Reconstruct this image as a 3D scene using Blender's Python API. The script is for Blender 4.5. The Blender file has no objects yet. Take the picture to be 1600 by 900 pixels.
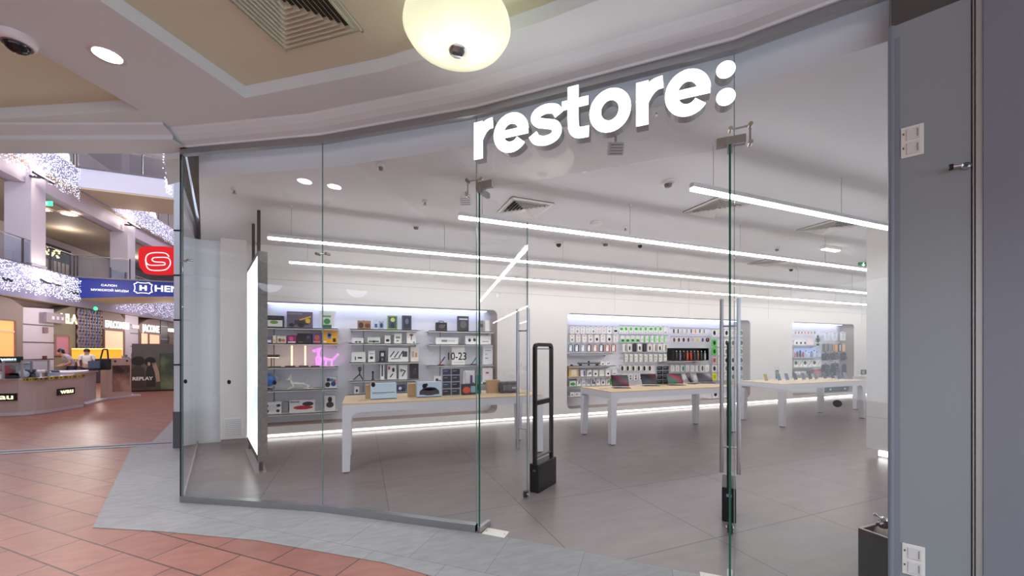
import bpy, bmesh, math, random
from mathutils import Vector, Matrix
rnd = random.Random(7)
sc = bpy.context.scene
COL = sc.collection
PI = math.pi
# ---------------------------------------------------------------- measuring helpers
YAW = math.radians(21.4); FOC = 600.0; EYE = 1.5; HOR = 548.0
FX, FY = math.sin(YAW), math.cos(YAW); RX, RY = math.cos(YAW), -math.sin(YAW)
def ray(px):
    k = (px-800)/FOC
    return FX+RX*k, FY+RY*k
def P(px, d):
    a, b = ray(px); return Vector((a*d, b*d))
def at(px, py, z=0.0):
    return P(px, (EYE-z)*FOC/(py-HOR))
def X_at(px, Y):
    a, b = ray(px); return a*Y/b
def Y_at(px, X):
    a, b = ray(px); return b*X/a
def z_atY(px, py, Y):
    a, b = ray(px); return EYE-(py-HOR)/FOC*(Y/b)
def z_atX(px, py, X):
    a, b = ray(px); return EYE-(py-HOR)/FOC*(X/a)
def on_line(px, A, B):
    """parameter s (metres from A) where the sight line of column px meets line A-B"""
    a, b = ray(px); D = (B-A).normalized()
    s = (a*A.y-b*A.x)/(b*D.x-a*D.y)
    return s, A+D*s
# ---------------------------------------------------------------- materials
MATS = {}
def srgb(c):
    return tuple(((v/255)/12.92 if v/255 <= .04045 else ((v/255+.055)/1.055)**2.4) for v in c)
def mat(name, rgb, rough=.5, metal=0., emit=None, es=1., spec=.5, noise=0., nscale=8., bump=0.):
    if name in MATS: return MATS[name]
    m = bpy.data.materials.new(name); m.use_nodes = True
    nt = m.node_tree; b = nt.nodes['Principled BSDF']
    col = (*srgb(rgb), 1)
    b.inputs['Base Color'].default_value = col
    b.inputs['Roughness'].default_value = rough; b.inputs['Metallic'].default_value = metal
    b.inputs['Specular IOR Level'].default_value = spec
    if emit:
        b.inputs['Emission Color'].default_value = (*srgb(emit), 1); b.inputs['Emission Strength'].default_value = es
    if noise or bump:
        tc = nt.nodes.new('ShaderNodeTexCoord'); n = nt.nodes.new('ShaderNodeTexNoise')
        n.inputs['Scale'].default_value = nscale; n.inputs['Detail'].default_value = 5
        nt.links.new(tc.outputs['Object'], n.inputs['Vector'])
        if noise:
            mx = nt.nodes.new('ShaderNodeMix'); mx.data_type = 'RGBA'; mx.blend_type = 'MULTIPLY'
            mx.inputs[0].default_value = 1
            r = nt.nodes.new('ShaderNodeMapRange'); r.inputs[1].default_value = .3; r.inputs[2].default_value = .7
            r.inputs[3].default_value = 1-noise; r.inputs[4].default_value = 1
            nt.links.new(n.outputs[0], r.inputs[0])
            mx.inputs[6].default_value = col; nt.links.new(r.outputs[0], mx.inputs[7])
            nt.links.new(mx.outputs[2], b.inputs['Base Color'])
        if bump:
            bp = nt.nodes.new('ShaderNodeBump'); bp.inputs['Strength'].default_value = bump
            nt.links.new(n.outputs[0], bp.inputs['Height']); nt.links.new(bp.outputs[0], b.inputs['Normal'])
    MATS[name] = m
    return m
def C(r, g, b, rough=.45):
    return mat('paint_%d_%d_%d' % (r, g, b), (r, g, b), rough)
def glass_mat(name, tint, refl=1.0, ior=1.5):
    m = bpy.data.materials.new(name); m.use_nodes = True; nt = m.node_tree; nt.nodes.clear()
    o = nt.nodes.new('ShaderNodeOutputMaterial'); mix = nt.nodes.new('ShaderNodeMixShader')
    t = nt.nodes.new('ShaderNodeBsdfTransparent'); g = nt.nodes.new('ShaderNodeBsdfGlossy')
    fr = nt.nodes.new('ShaderNodeFresnel'); fr.inputs[0].default_value = ior
    mu = nt.nodes.new('ShaderNodeMath'); mu.operation = 'MULTIPLY'; mu.inputs[1].default_value = refl
    t.inputs[0].default_value = (*tint, 1); g.inputs[0].default_value = (1, 1, 1, 1); g.inputs[1].default_value = 0.0
    # the fresnel node inverts its index on back faces; both faces of the sheet should mirror like the front one
    geo = nt.nodes.new('ShaderNodeNewGeometry')
    inv = nt.nodes.new('ShaderNodeMix'); inv.data_type = 'FLOAT'
    inv.inputs[2].default_value = ior; inv.inputs[3].default_value = 1/ior
    nt.links.new(geo.outputs['Backfacing'], inv.inputs[0]); nt.links.new(inv.outputs[0], fr.inputs[0])
    nt.links.new(fr.outputs[0], mu.inputs[0]); nt.links.new(mu.outputs[0], mix.inputs[0])
    nt.links.new(t.outputs[0], mix.inputs[1]); nt.links.new(g.outputs[0], mix.inputs[2])
    nt.links.new(mix.outputs[0], o.inputs[0]); MATS[name] = m
    return m
def tile_mat(name, c1, c2, cm, w, h, rot, ox, oy, rough, mortar=.004, offset=.5, var=.12, bump=.0, nscale=3.):
    m = bpy.data.materials.new(name); m.use_nodes = True; nt = m.node_tree; b = nt.nodes['Principled BSDF']
    tc = nt.nodes.new('ShaderNodeTexCoord'); mp = nt.nodes.new('ShaderNodeMapping'); mp.vector_type = 'POINT'
    mp.inputs['Rotation'].default_value = (0, 0, rot); mp.inputs['Location'].default_value = (ox, oy, 0)
    br = nt.nodes.new('ShaderNodeTexBrick'); br.offset = offset; br.offset_frequency = 2
    br.inputs['Color1'].default_value = (*srgb(c1), 1); br.inputs['Color2'].default_value = (*srgb(c2), 1)
    br.inputs['Mortar'].default_value = (*srgb(cm), 1)
    br.inputs['Scale'].default_value = 1; br.inputs['Mortar Size'].default_value = mortar
    br.inputs['Mortar Smooth'].default_value = .1; br.inputs['Brick Width'].default_value = w; br.inputs['Row Height'].default_value = h
    n = nt.nodes.new('ShaderNodeTexNoise'); n.inputs['Scale'].default_value = nscale; n.inputs['Detail'].default_value = 8; n.inputs['Roughness'].default_value = .6
    mpn = nt.nodes.new('ShaderNodeMapping'); mpn.inputs['Scale'].default_value = (1, 3, 1); mpn.inputs['Rotation'].default_value = (0, 0, rot)
    r = nt.nodes.new('ShaderNodeMapRange'); r.inputs[1].default_value = .3; r.inputs[2].default_value = .7
    r.inputs[3].default_value = 1-var; r.inputs[4].default_value = 1+var*.4
    mx = nt.nodes.new('ShaderNodeMix'); mx.data_type = 'RGBA'; mx.blend_type = 'MULTIPLY'; mx.inputs[0].default_value = 1
    L = nt.links.new
    L(tc.outputs['Object'], mp.inputs[0]); L(mp.outputs[0], br.inputs[0]); L(tc.outputs['Object'], mpn.inputs[0]); L(mpn.outputs[0], n.inputs[0])
    L(n.outputs[0], r.inputs[0]); L(br.outputs[0], mx.inputs[6]); L(r.outputs[0], mx.inputs[7]); L(mx.outputs[2], b.inputs['Base Color'])
    b.inputs['Roughness'].default_value = rough
    MATS[name] = m
    return m
white = mat('white_lacquer', (236, 234, 230), .35)
wallw = mat('shop_wall_white', (230, 227, 223), .45, noise=.02, nscale=1.5)
ceilw = mat('shop_ceiling_paint', (226, 226, 230), .8)
mallw = mat('mall_ceiling_paint', (222, 230, 233), .75, noise=.05, nscale=.8)
coffer = mat('coffer_paint', (218, 218, 192), .8)
steel = mat('brushed_steel', (176, 178, 180), .28, 1.)
darksteel = mat('dark_steel', (92, 88, 86), .35, 1.)
chrome = mat('polished_chrome', (210, 210, 210), .12, 1.)
blackp = mat('black_plastic', (20, 20, 22), .4)
softblack = mat('soft_black', (34, 34, 38), .6)
greypanel = mat('grey_clad_panel', (150, 158, 162), .38, noise=.03, nscale=1.)
greydark = mat('grey_wall_paint', (132, 136, 148), .6, noise=.04, nscale=1.)
alum = mat('pale_aluminium', (176, 177, 176), .4, .3)
taupe = mat('niche_taupe_lining', (176, 160, 148), .5)
oak = mat('light_oak', (226, 200, 160), .45, noise=.12, nscale=14)
tblw = mat('table_white_metal', (216, 216, 222), .35)
ledw = mat('led_diffuser', (255, 255, 255), .5, emit=(253, 250, 250), es=12.5)
ledc = mat('cool_led', (255, 255, 255), .5, emit=(205, 215, 255), es=2.5)
ledbase = mat('plinth_led', (255, 255, 255), .5, emit=(255, 252, 250), es=2.2)
signw = mat('sign_face_lit', (255, 255, 255), .5, emit=(255, 255, 255), es=1.8)
signgrey = mat('sign_return_grey', (150, 152, 158), .4)
kraft = mat('kraft_card', (196, 160, 116), .7, noise=.1, nscale=20)
stone = mat('granite_base', (96, 99, 106), .5, noise=.35, nscale=60)
lav = mat('lavender_white_paint', (206, 198, 210), .6)
tan = mat('tan_soffit', (190, 172, 150), .7)
mtaupe = mat('mall_taupe', (150, 132, 126), .6)
glassc = glass_mat('clear_glass', (.975, .985, .985))
glassr = glass_mat('rail_glass', (.85, .9, .93))
glassedge = mat('green_glass_edge', (28, 96, 78), .15, emit=(20, 90, 70), es=.0)
edge_lt = mat('pale_glass_edge', (120, 150, 148), .2)
# ---------------------------------------------------------------- mesh builder
class MB:
    def __init__(s, T=None):
        s.v = []; s.f = []; s.m = []; s.mats = []; s.sm = []; s.T = T or Matrix.Identity(4)
    def mi(s, m):
        if m not in s.mats: s.mats.append(m)
        return s.mats.index(m)
    def add(s, vs, fs, m, T=None, smooth=False):
        k = len(s.v); M = s.T @ T if T is not None else s.T
        s.v += [tuple(M @ Vector(p)) for p in vs]
        i = s.mi(m)
        for f in fs: s.f.append(tuple(k+a for a in f)); s.m.append(i); s.sm.append(smooth)
    def box(s, x0, y0, z0, x1, y1, z1, m, T=None, bev=0):
        if bev <= 0:
            s.add([(x0,y0,z0),(x1,y0,z0),(x1,y1,z0),(x0,y1,z0),(x0,y0,z1),(x1,y0,z1),(x1,y1,z1),(x0,y1,z1)],
                  [(0,3,2,1),(4,5,6,7),(0,1,5,4),(1,2,6,5),(2,3,7,6),(3,0,4,7)], m, T)
        else:
            bm = bmesh.new(); bmesh.ops.create_cube(bm, size=1)
            for v in bm.verts:
                v.co = ((x0+x1)/2+v.co.x*(x1-x0), (y0+y1)/2+v.co.y*(y1-y0), (z0+z1)/2+v.co.z*(z1-z0))
            bmesh.ops.bevel(bm, geom=bm.edges[:], offset=bev, segments=2, affect='EDGES', profile=.5)
            bm.verts.index_update()
            s.add([v.co[:] for v in bm.verts], [[v.index for v in f.verts] for f in bm.faces], m, T); bm.free()
    def tube(s, p0, p1, r0, m, r1=None, n=12, T=None, cap=True):
        p0 = Vector(p0); p1 = Vector(p1); r1 = r0 if r1 is None else r1
        d = (p1-p0).normalized(); a = d.orthogonal().normalized(); b = d.cross(a)
        vs = []
        for p, r in ((p0, r0), (p1, r1)):
            for i in range(n):
                t = 2*PI*i/n; vs.append(p+a*math.cos(t)*r+b*math.sin(t)*r)
        s.add(vs, [(i, (i+1) % n, n+(i+1) % n, n+i) for i in range(n)], m, T, True)
        if cap:
            s.add(vs[:n], [tuple(range(n))[::-1]], m, T); s.add(vs[n:], [tuple(range(n))], m, T)
    def path(s, pts, r, m, n=8, T=None):
        for a, b in zip(pts, pts[1:]): s.tube(a, b, r, m, n=n, T=T)
    def lathe(s, prof, m, n=24, T=None, smooth=True):
        vs = []; fs = []
        for r, z in prof:
            for i in range(n):
                t = 2*PI*i/n; vs.append((r*math.cos(t), r*math.sin(t), z))
        for k in range(len(prof)-1):
            for i in range(n): fs.append((k*n+i, k*n+(i+1) % n, (k+1)*n+(i+1) % n, (k+1)*n+i))
        s.add(vs, fs, m, T, smooth)
    def ball(s, c, r, m, n=12, T=None, sc3=(1, 1, 1)):
        prof = [(math.sin(PI*k/(n//2+2))*1., -math.cos(PI*k/(n//2+2))) for k in range(n//2+3)]
        M = Matrix.Translation(c) @ Matrix.Diagonal((r*sc3[0], r*sc3[1], r*sc3[2], 1))
        s.lathe([(max(a, 1e-4), b) for a, b in prof], m, n, (T @ M) if T is not None else M)
    def prism(s, poly, z0, z1, m, T=None, mside=None, holes=()):
        """polygon (x,y) extruded z0..z1, optionally with holes"""
        loops = [list(poly)]+[list(h) for h in holes]
        bm = bmesh.new(); es = []
        for lp in loops:
            vv = [bm.verts.new((p[0], p[1], 0)) for p in lp]
            es += [bm.edges.new((vv[i], vv[(i+1) % len(vv)])) for i in range(len(vv))]
        bmesh.ops.triangle_fill(bm, use_beauty=True, edges=es, normal=(0, 0, 1))
        bm.verts.index_update()
        V = [(v.co.x, v.co.y) for v in bm.verts]; Fc = []
        for f in bm.faces:
            ix = [v.index for v in f.verts]
            if f.normal.z < 0: ix = ix[::-1]
            Fc.append(ix)
        bm.free()
        s.add([(x, y, z1) for x, y in V], Fc, m, T)
        if z1 != z0:
            s.add([(x, y, z0) for x, y in V], [f[::-1] for f in Fc], m, T)
            for li, lp in enumerate(loops):
                n = len(lp); ar = sum(lp[i][0]*lp[(i+1) % n][1]-lp[(i+1) % n][0]*lp[i][1] for i in range(n))
                if (ar < 0) ^ (li > 0): lp = lp[::-1]
                s.add([(x, y, z0) for x, y in lp]+[(x, y, z1) for x, y in lp],
                      [(i, (i+1) % n, n+(i+1) % n, n+i) for i in range(n)], mside or m, T)
    def stroke(s, pts, w, z0, z1, m, T=None, closed=False, mside=None):
        """ribbon of width w along 2-D pts, extruded z0..z1"""
        n = len(pts); Lp = []; Rp = []
        for i, p in enumerate(pts):
            a = pts[i-1] if (i > 0 or closed) else None
            b = pts[(i+1) % n] if (i < n-1 or closed) else None
            d1 = Vector((p[0]-a[0], p[1]-a[1])).normalized() if a else None
            d2 = Vector((b[0]-p[0], b[1]-p[1])).normalized() if b else None
            d = ((d1 or d2)+(d2 or d1)).normalized(); nn = Vector((-d.y, d.x))
            k = w/2/max(.5, abs((d1 or d2).dot(d)))
            Lp.append((p[0]+nn.x*k, p[1]+nn.y*k)); Rp.append((p[0]-nn.x*k, p[1]-nn.y*k))
        q = n if closed else n-1
        for i in range(q):
            j = (i+1) % n
            A = [Rp[i], Rp[j], Lp[j], Lp[i]]
            s.add([(*a, z1) for a in A], [(0, 1, 2, 3)], m, T)
            s.add([(*a, z0) for a in A], [(3, 2, 1, 0)], mside or m, T)
            for u, v in ((A[0], A[1]), (A[2], A[3])):
                s.add([(*u, z0), (*v, z0), (*v, z1), (*u, z1)], [(0, 1, 2, 3)], mside or m, T)
        if not closed:
            for u, v in ((Lp[0], Rp[0]), (Rp[-1], Lp[-1])):
                s.add([(*u, z0), (*v, z0), (*v, z1), (*u, z1)], [(0, 1, 2, 3)], mside or m, T)
    def build(s, name, parent=None, loc=(0, 0, 0), rotz=0):
        me = bpy.data.meshes.new(name); me.from_pydata(s.v, [], s.f); me.validate()
        for m in s.mats: me.materials.append(m)
        if len(me.polygons) == len(s.m):
            me.polygons.foreach_set('material_index', s.m); me.polygons.foreach_set('use_smooth', s.sm)
        o = bpy.data.objects.new(name, me); COL.objects.link(o)
        o.location = loc; o.rotation_euler = (0, 0, rotz)
        if parent: o.parent = parent
        return o
def tag(o, label=None, cat=None, group=None, kind=None):
    if label: o['label'] = label
    if cat: o['category'] = cat
    if group: o['group'] = group
    if kind: o['kind'] = kind
    return o
def thing(name, label, cat, loc=(0, 0, 0), rotz=0, group=None):
    o = bpy.data.objects.new(name, None); COL.objects.link(o); o.location = loc; o.rotation_euler = (0, 0, rotz)
    o.empty_display_size = .1
    return tag(o, label, cat, group)
def struct(mb, name, label=None):
    return tag(mb.build(name), label, None, None, 'structure')
def lab(o, t): o['label'] = t; return o
ORD = ['first', 'second', 'third', 'fourth', 'fifth', 'sixth', 'seventh', 'eighth', 'ninth', 'tenth', 'eleventh', 'twelfth']
NUM = ['zero', 'one', 'two', 'three', 'four', 'five', 'six', 'seven', 'eight', 'nine', 'ten', 'eleven', 'twelve']
def nth(i, n):
    if i == 0: return 'leftmost'
    if i == n-1: return 'rightmost'
    return ORD[i]+' from left'
def text_into(mb, txt, size, m, T, depth=.004, align='LEFT', bold=0., sx=1.):
    cu = bpy.data.curves.new('t', 'FONT'); cu.body = txt; cu.size = size; cu.extrude = depth/2; cu.align_x = align
    cu.offset = bold; cu.resolution_u = 3
    ob = bpy.data.objects.new('t', cu); COL.objects.link(ob)
    me = ob.to_mesh()
    S = Matrix.Diagonal((sx, 1, 1, 1))
    mb.add([v.co[:] for v in me.vertices], [tuple(p.vertices) for p in me.polygons], m, T @ S)
    ob.to_mesh_clear(); COL.objects.unlink(ob); bpy.data.objects.remove(ob); bpy.data.curves.remove(cu)
def frame_T(origin, xdir, zdir=(0, 0, 1)):
    """local x along xdir, local y up (world z), local z = outward normal (x cross up)"""
    x = Vector(xdir).normalized(); y = Vector(zdir).normalized(); z = x.cross(y)
    M = Matrix.Identity(4)
    for i in range(3): M[i][0] = x[i]; M[i][1] = y[i]; M[i][2] = z[i]; M[i][3] = origin[i]
    return M
def rrect(x0, y0, x1, y1, r, n=6):
    out = []
    for cx, cy, a0 in ((x1-r, y1-r, 0), (x0+r, y1-r, 90), (x0+r, y0+r, 180), (x1-r, y0+r, 270)):
        for k in range(n+1):
            a = math.radians(a0+90*k/n); out.append((cx+r*math.cos(a), cy+r*math.sin(a)))
    return out
def circ(cx, cy, r, n=24, ry=None):
    return [(cx+r*math.cos(2*PI*i/n), cy+(ry or r)*math.sin(2*PI*i/n)) for i in range(n)]
def v3(p, z): return (p[0], p[1], z)

# ---------------------------------------------------------------- camera
cd = bpy.data.cameras.new('camera'); cam = bpy.data.objects.new('camera', cd); COL.objects.link(cam)
cam.location = (0, 0, EYE); cam.rotation_euler = (PI/2, 0, -YAW)
cd.sensor_width = 36; cd.lens = 36*FOC/1600; cd.shift_y = (HOR-450)/1600; cd.clip_start = .05; cd.clip_end = 300
sc.camera = cam
sc.view_settings.view_transform = 'Standard'; sc.view_settings.look = 'None'; sc.view_settings.gamma = 1
sc.view_settings.use_curve_mapping = False; sc.view_settings.exposure = 0.75
sc.cycles.transparent_max_bounces = 32; sc.cycles.max_bounces = 8; sc.cycles.diffuse_bounces = 4
sc.cycles.use_denoising = True; sc.cycles.sample_clamp_indirect = 6
wd = bpy.data.worlds.new('world'); sc.world = wd; wd.use_nodes = True
bg = wd.node_tree.nodes['Background']; bg.inputs[0].default_value = (.76, .83, .95, 1); bg.inputs[1].default_value = 1.35

# ---------------------------------------------------------------- shop shell
P0 = Vector((-1.66, 4.76)); P1 = Vector((-.34, 4.0)); P2 = Vector((.89, 3.08)); P3 = Vector((2.26, 1.80)); P4 = Vector((2.70, 1.20))
WD = Vector((.463, -.886)).normalized()
FAC = [P0, P1, P2, P3, P4]
def outn(a, b):
    d = (b-a).normalized(); return Vector((d.y, -d.x))      # towards the mall
def offs(pts, o):
    out = []
    for i, p in enumerate(pts):
        ns = []
        if i > 0: ns.append(outn(pts[i-1], p))
        if i < len(pts)-1: ns.append(outn(p, pts[i+1]))
        n = sum(ns, Vector((0, 0))).normalized(); out.append(p+n*o/max(.5, n.dot(ns[0])))
    return out
WEND = P4+WD*3.2
FACW = FAC+[WEND]
shop_poly = [v for v in FACW]+[Vector((6.9, WEND.y)), Vector((17.2, WEND.y)), Vector((17.2, 8.2)), Vector((-2.6, 8.2))]
shop_floor = tile_mat('shop_floor_tile', (136, 128, 127), (130, 122, 121), (98, 92, 92), 1.2, 1.2, 0, -2.64+1.2*3, -2.27+1.2*3, .28, .006, 0, .16, nscale=2.5)
terra = tile_mat('terracotta_tile', (164, 109, 92), (150, 98, 84), (80, 52, 48), .57, .28, -(PI/2+math.radians(48.3)), 0, 0, .32, .006, .5, .2, nscale=4)
greystone = tile_mat('grey_stone_paving', (152, 153, 154), (144, 146, 148), (122, 123, 124), .6, .6, math.radians(40), .1, 0, .5, .003, .5, .18, nscale=6)
mb = MB(); mb.prism([tuple(p) for p in shop_poly], -.1, 0., shop_floor); struct(mb, 'floor')
# mall floor of terracotta, cut around the shop
mb = MB()
mall_poly = [(-30, -8), (8, -8), tuple(WEND+Vector((1, 0))), tuple(WEND), tuple(P4), tuple(P3), tuple(P2), tuple(P1), tuple(P0), (-2.6, 8.2), (-2.6, 48), (-30, 48)]
mb.prism(mall_poly, -.11, -.004, terra); struct(mb, 'floor_mall')
mb = MB()
bpts = [at(205, 700), at(145, 824), at(250, 830), at(400, 844), at(600, 879), at(720, 912), at(850, 990)]
bpts += [Vector((1.45, .85)), Vector((1.9, .1)), Vector((2.6, -1.3)), Vector((3.1, -1.6))]
inner = [tuple(WEND), tuple(P4), tuple(P3), tuple(P2), tuple(P1), tuple(P0), (-2.6, 8.2), (-2.95, 8.3)]
mb.prism([tuple(b) for b in bpts]+inner, -.003, 0.0, greystone); struct(mb, 'floor_border')
# speckled patch and expansion joint
mb = MB(); spk = mat('speckled_granite', (176, 172, 176), .5, noise=.6, nscale=120)
mb.prism([tuple(at(205, 700)), (-2.72, 7.5), tuple(at(272, 696)), tuple(at(272, 655)), tuple(at(233, 695))], -.003, .001, spk); struct(mb, 'trim_speckled_paving')
mb = MB(); dj = mat('dark_joint', (70, 66, 76), .5)
a, b = at(-60, 710), at(268, 692); d = (b-a).normalized(); n = Vector((-d.y, d.x))
mb.prism([tuple(a-n*.14), tuple(b-n*.14), tuple(b+n*.14), tuple(a+n*.14)], -.003, .002, mat('grey_joint_border', (150, 148, 156), .4))
mb.prism([tuple(a-n*.035), tuple(b-n*.035), tuple(b+n*.035), tuple(a+n*.035)], 0, .004, dj)
struct(mb, 'trim_floor_joint')

# shop ceiling
mb = MB(); ci = offs(FAC, -.17)
cpoly = [tuple(p) for p in ci]+[(P4.x+.4, P4.y-.3), (WEND.x+.2, WEND.y), (17.2, WEND.y), (17.2, 8.2), (-2.6, 8.2)]
mb.prism(cpoly, 3.30, 3.60, ceilw); struct(mb, 'ceiling')
mb = MB(); co = offs(FACW, -.012)
mb.prism([tuple(p) for p in co]+[(17.2, WEND.y), (17.2, 8.2), (-2.6, 8.2)], 3.62, 3.72, mat('slot_dark', (120, 118, 116), .8)); struct(mb, 'ceiling_slot')
# back wall with three rounded niches
YB = 7.6
NI = [(-1.70, 2.65, .20, 2.35), (4.31, 10.18, .18, 2.35), (11.94, 15.0, .16, 2.36)]
mb = MB(frame_T((0, YB, 0), (1, 0, 0)))    # local x = X, y = z, z = -Y (towards the viewer)
holes = [rrect(a, c, b, d, .12) for a, b, c, d in NI]
mb.prism([(-1.75, .075), (17.2, .075), (17.2, 3.35), (-1.75, 3.35)], -.02, 0, wallw, holes=holes)
for h in holes:
    n = len(h); mb.add([(x, y, -.02) for x, y in h]+[(x, y, -.42) for x, y in h], [((i+1) % n, i, n+i, n+(i+1) % n) for i in range(n)], taupe)
nb = mat('niche_back_white', (232, 232, 238), .5)
for a, b, c, d in NI: mb.box(a-.02, c-.02, -.46, b+.02, d+.02, -.42, nb)
struct(mb, 'wall_back')
mb = MB(); mb.box(-1.75, YB+.08, 0, 17.2, YB+.6, .10, mat('plinth_grey', (150, 148, 148), .6)); struct(mb, 'baseboard_back')
t = thing('plinth_light', 'long glowing strip along foot of the white back wall', 'light', (0, 0, 0))
m2 = MB(); m2.box(-1.74, YB+.045, .02, 17.1, YB+.075, .055, ledbase); m2.build('diffuser', t)
# panel seams on the back wall
mb = MB(); seam = mat('panel_seam', (190, 186, 180), .6)
for x in (3.3, 5.6, 7.9, 10.9, 15.4): mb.box(x, YB-.002, 2.42, x+.006, YB+.002, 3.3, seam)
mb.box(-1.75, YB-.002, 2.72, 17.2, YB+.002, 2.728, seam); struct(mb, 'trim_back_seams')
# niche LED bars (real lamps hidden behind the niche head)
for i, (a, b, c, d) in enumerate(NI):
    t = thing('niche_light', 'cool white light bar under head of %s display niche' % ['the left', 'the middle', 'the right'][i], 'light', (0, 0, 0), group='niche light bars')
    m2 = MB(); m2.box(a+.15, YB+.27, d-.014, b-.15, YB+.40, d-.004, ledc); m2.build('diffuser', t)
# left wall bits and pillar
mb = MB(); mb.box(-2.1, 7.40, .08, -1.75, 8.2, 3.3, wallw)
mb.box(-2.1, 7.44, 0, -1.75, 8.2, .08, MATS['plinth_grey'])
struct(mb, 'wall_left_pillar')
mb = MB(); mb.box(-2.75, 7.62, 0, -2.1, 7.9, 3.3, mat('wall_cool_white', (244, 247, 250), .4)); struct(mb, 'wall_left')
t = thing('floor_grille', 'square white perforated grille low on the left white pillar', 'grille', (-1.92, 7.40, .12))
m2 = MB(); m2.box(-.13, -.012, 0, .13, 0, .30, white, bev=.003); m2.build('frame', t)
m2 = MB()
for k in range(9): m2.box(-.11, -.02, .02+k*.03, .11, -.012, .036+k*.03, C(200, 202, 206))
m2.build('louvre', t)
# partition on the right and closing walls
mb = MB(); mb.box(6.8, WEND.y, .10, 7.0, 3.3, 3.3, wallw); mb.box(6.84, WEND.y, 0, 6.96, 3.2, .10, MATS['plinth_grey'])
struct(mb, 'wall_partition')
mb = MB(); mb.box(6.798, 1.0, .55, 6.80, 3.3, .556, seam); struct(mb, 'trim_partition_seam')
t = thing('plinth_light', 'short glowing strip at foot of the right white partition', 'light', (0, 0, 0))
m2 = MB(); m2.box(6.79, WEND.y+.2, .02, 6.83, 3.16, .09, ledbase); m2.build('diffuser', t)
mb = MB(); mb.box(7.0, 2.6, 0, 17.2, 2.8, 3.3, wallw); struct(mb, 'wall_front_right')
mb = MB(); mb.box(17.2, 2.6, 0, 17.4, 8.2, 3.3, wallw); struct(mb, 'wall_right')
# grey clad wall to the right of the glass
s1, Q1 = on_line(1517, P4, WEND); s2, Q2 = on_line(1535, P4, WEND); s0, Q0 = on_line(1522, P4, WEND)
def wallseg(mb, a, b, t0, t1, z0, z1, m):
    n = outn(a, b); mb.prism([tuple(a+n*t0), tuple(b+n*t0), tuple(b+n*t1), tuple(a+n*t1)], z0, z1, m)
mb = MB(); wallseg(mb, P4, Q1, -.12, 0, 0, 3.27, greypanel); wallseg(mb, P4, Q1, -.12, -.03, 3.27, 3.6, mat('shadow_gap', (90, 86, 84), .8))
wallseg(mb, P4, P4+(Q1-P4)*.12, 0, .004, 0, 3.2, mat('bluish_grey_trim', (132, 140, 152), .35))
mb.tube(v3(P4, 0), v3(P4, 3.27), .014, MATS['bluish_grey_trim'], n=8)
struct(mb, 'wall_grey_panel')
mb = MB(); wallseg(mb, Q1, Q1+(Q0-Q1)*.5, -.1, -.03, 0, 3.6, softblack); wallseg(mb, Q1+(Q0-Q1)*.5, Q0, -.1, 0.004, 0, 3.6, alum)
wallseg(mb, Q0, Q0+(Q2-Q0)*.15, -.1, -.02, 0, 3.6, softblack)
wallseg(mb, Q0+(Q2-Q0)*.15, Q2, -.1, .012, 0, 3.6, alum); struct(mb, 'trim_aluminium_jamb')
mb = MB(); wallseg(mb, Q2, WEND, -.12, .02, 0, 3.6, greydark); struct(mb, 'wall_grey_dark')
def on_wall(px, py):
    s, q = on_line(px, P4, WEND); d = q.x*FX+q.y*FY
    return s, q, EYE-(py-HOR)/FOC*d
for (px, py, tx) in ((1425, 221, 'upper white double switch plate on the grey wall above the hook'), (1427, 875, 'lower white double switch plate near the foot of grey wall')):
    s, q, z = on_wall(px, py); T = frame_T(v3(q, z), (WD.x, WD.y, 0))
    t = thing('switch_plate', tx, 'switch', v3(q, z), 0, 'white switch plates on the grey wall')
    T = frame_T((0, 0, 0), (WD.x, WD.y, 0))
    m2 = MB(T); m2.box(-.043, -.082, 0, .043, .082, .008, white, bev=.003); m2.build('plate', t)
    for k in (-1, 1):
        m2 = MB(T); m2.box(-.022, k*.038-.03, .008, .03, k*.038+.03, .013, C(222, 222, 220), bev=.002)
        m2.box(.018, k*.038-.02, .013, .022, k*.038+.02, .016, C(150, 150, 150)); r = m2.build('rocker', t)
        m3 = MB(T); m3.box(-.036, k*.038+.002, .008, -.030, k*.038+.012, .010, C(70, 110, 50)); lab(m3.build('indicator', t), 'small green indicator')
s, q, z = on_wall(1486, 266); T = frame_T((0, 0, 0), (WD.x, WD.y, 0))
t = thing('door_stop', 'chrome arm with round rubber buffer sticking out of grey wall', 'door stop', v3(q, z))
m2 = MB(T); m2.tube((0, 0, .05), (.028, -.002, .05), .008, chrome); m2.tube((.028, -.002, .05), (.05, .004, .012), .007, chrome); m2.build('arm', t)
m2 = MB(T); m2.lathe([(.001, 0), (.014, 0), (.018, .004), (.018, .010), (.001, .012)], steel, T=Matrix.Translation((.05, .004, 0))); m2.build('mounting_disc', t)
m2 = MB(T); m2.tube((-.014, 0, .05), (0, 0, .05), .015, blackp); m2.tube((-.018, 0, .05), (-.012, 0, .05), .011, steel); m2.build('buffer', t)

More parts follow.
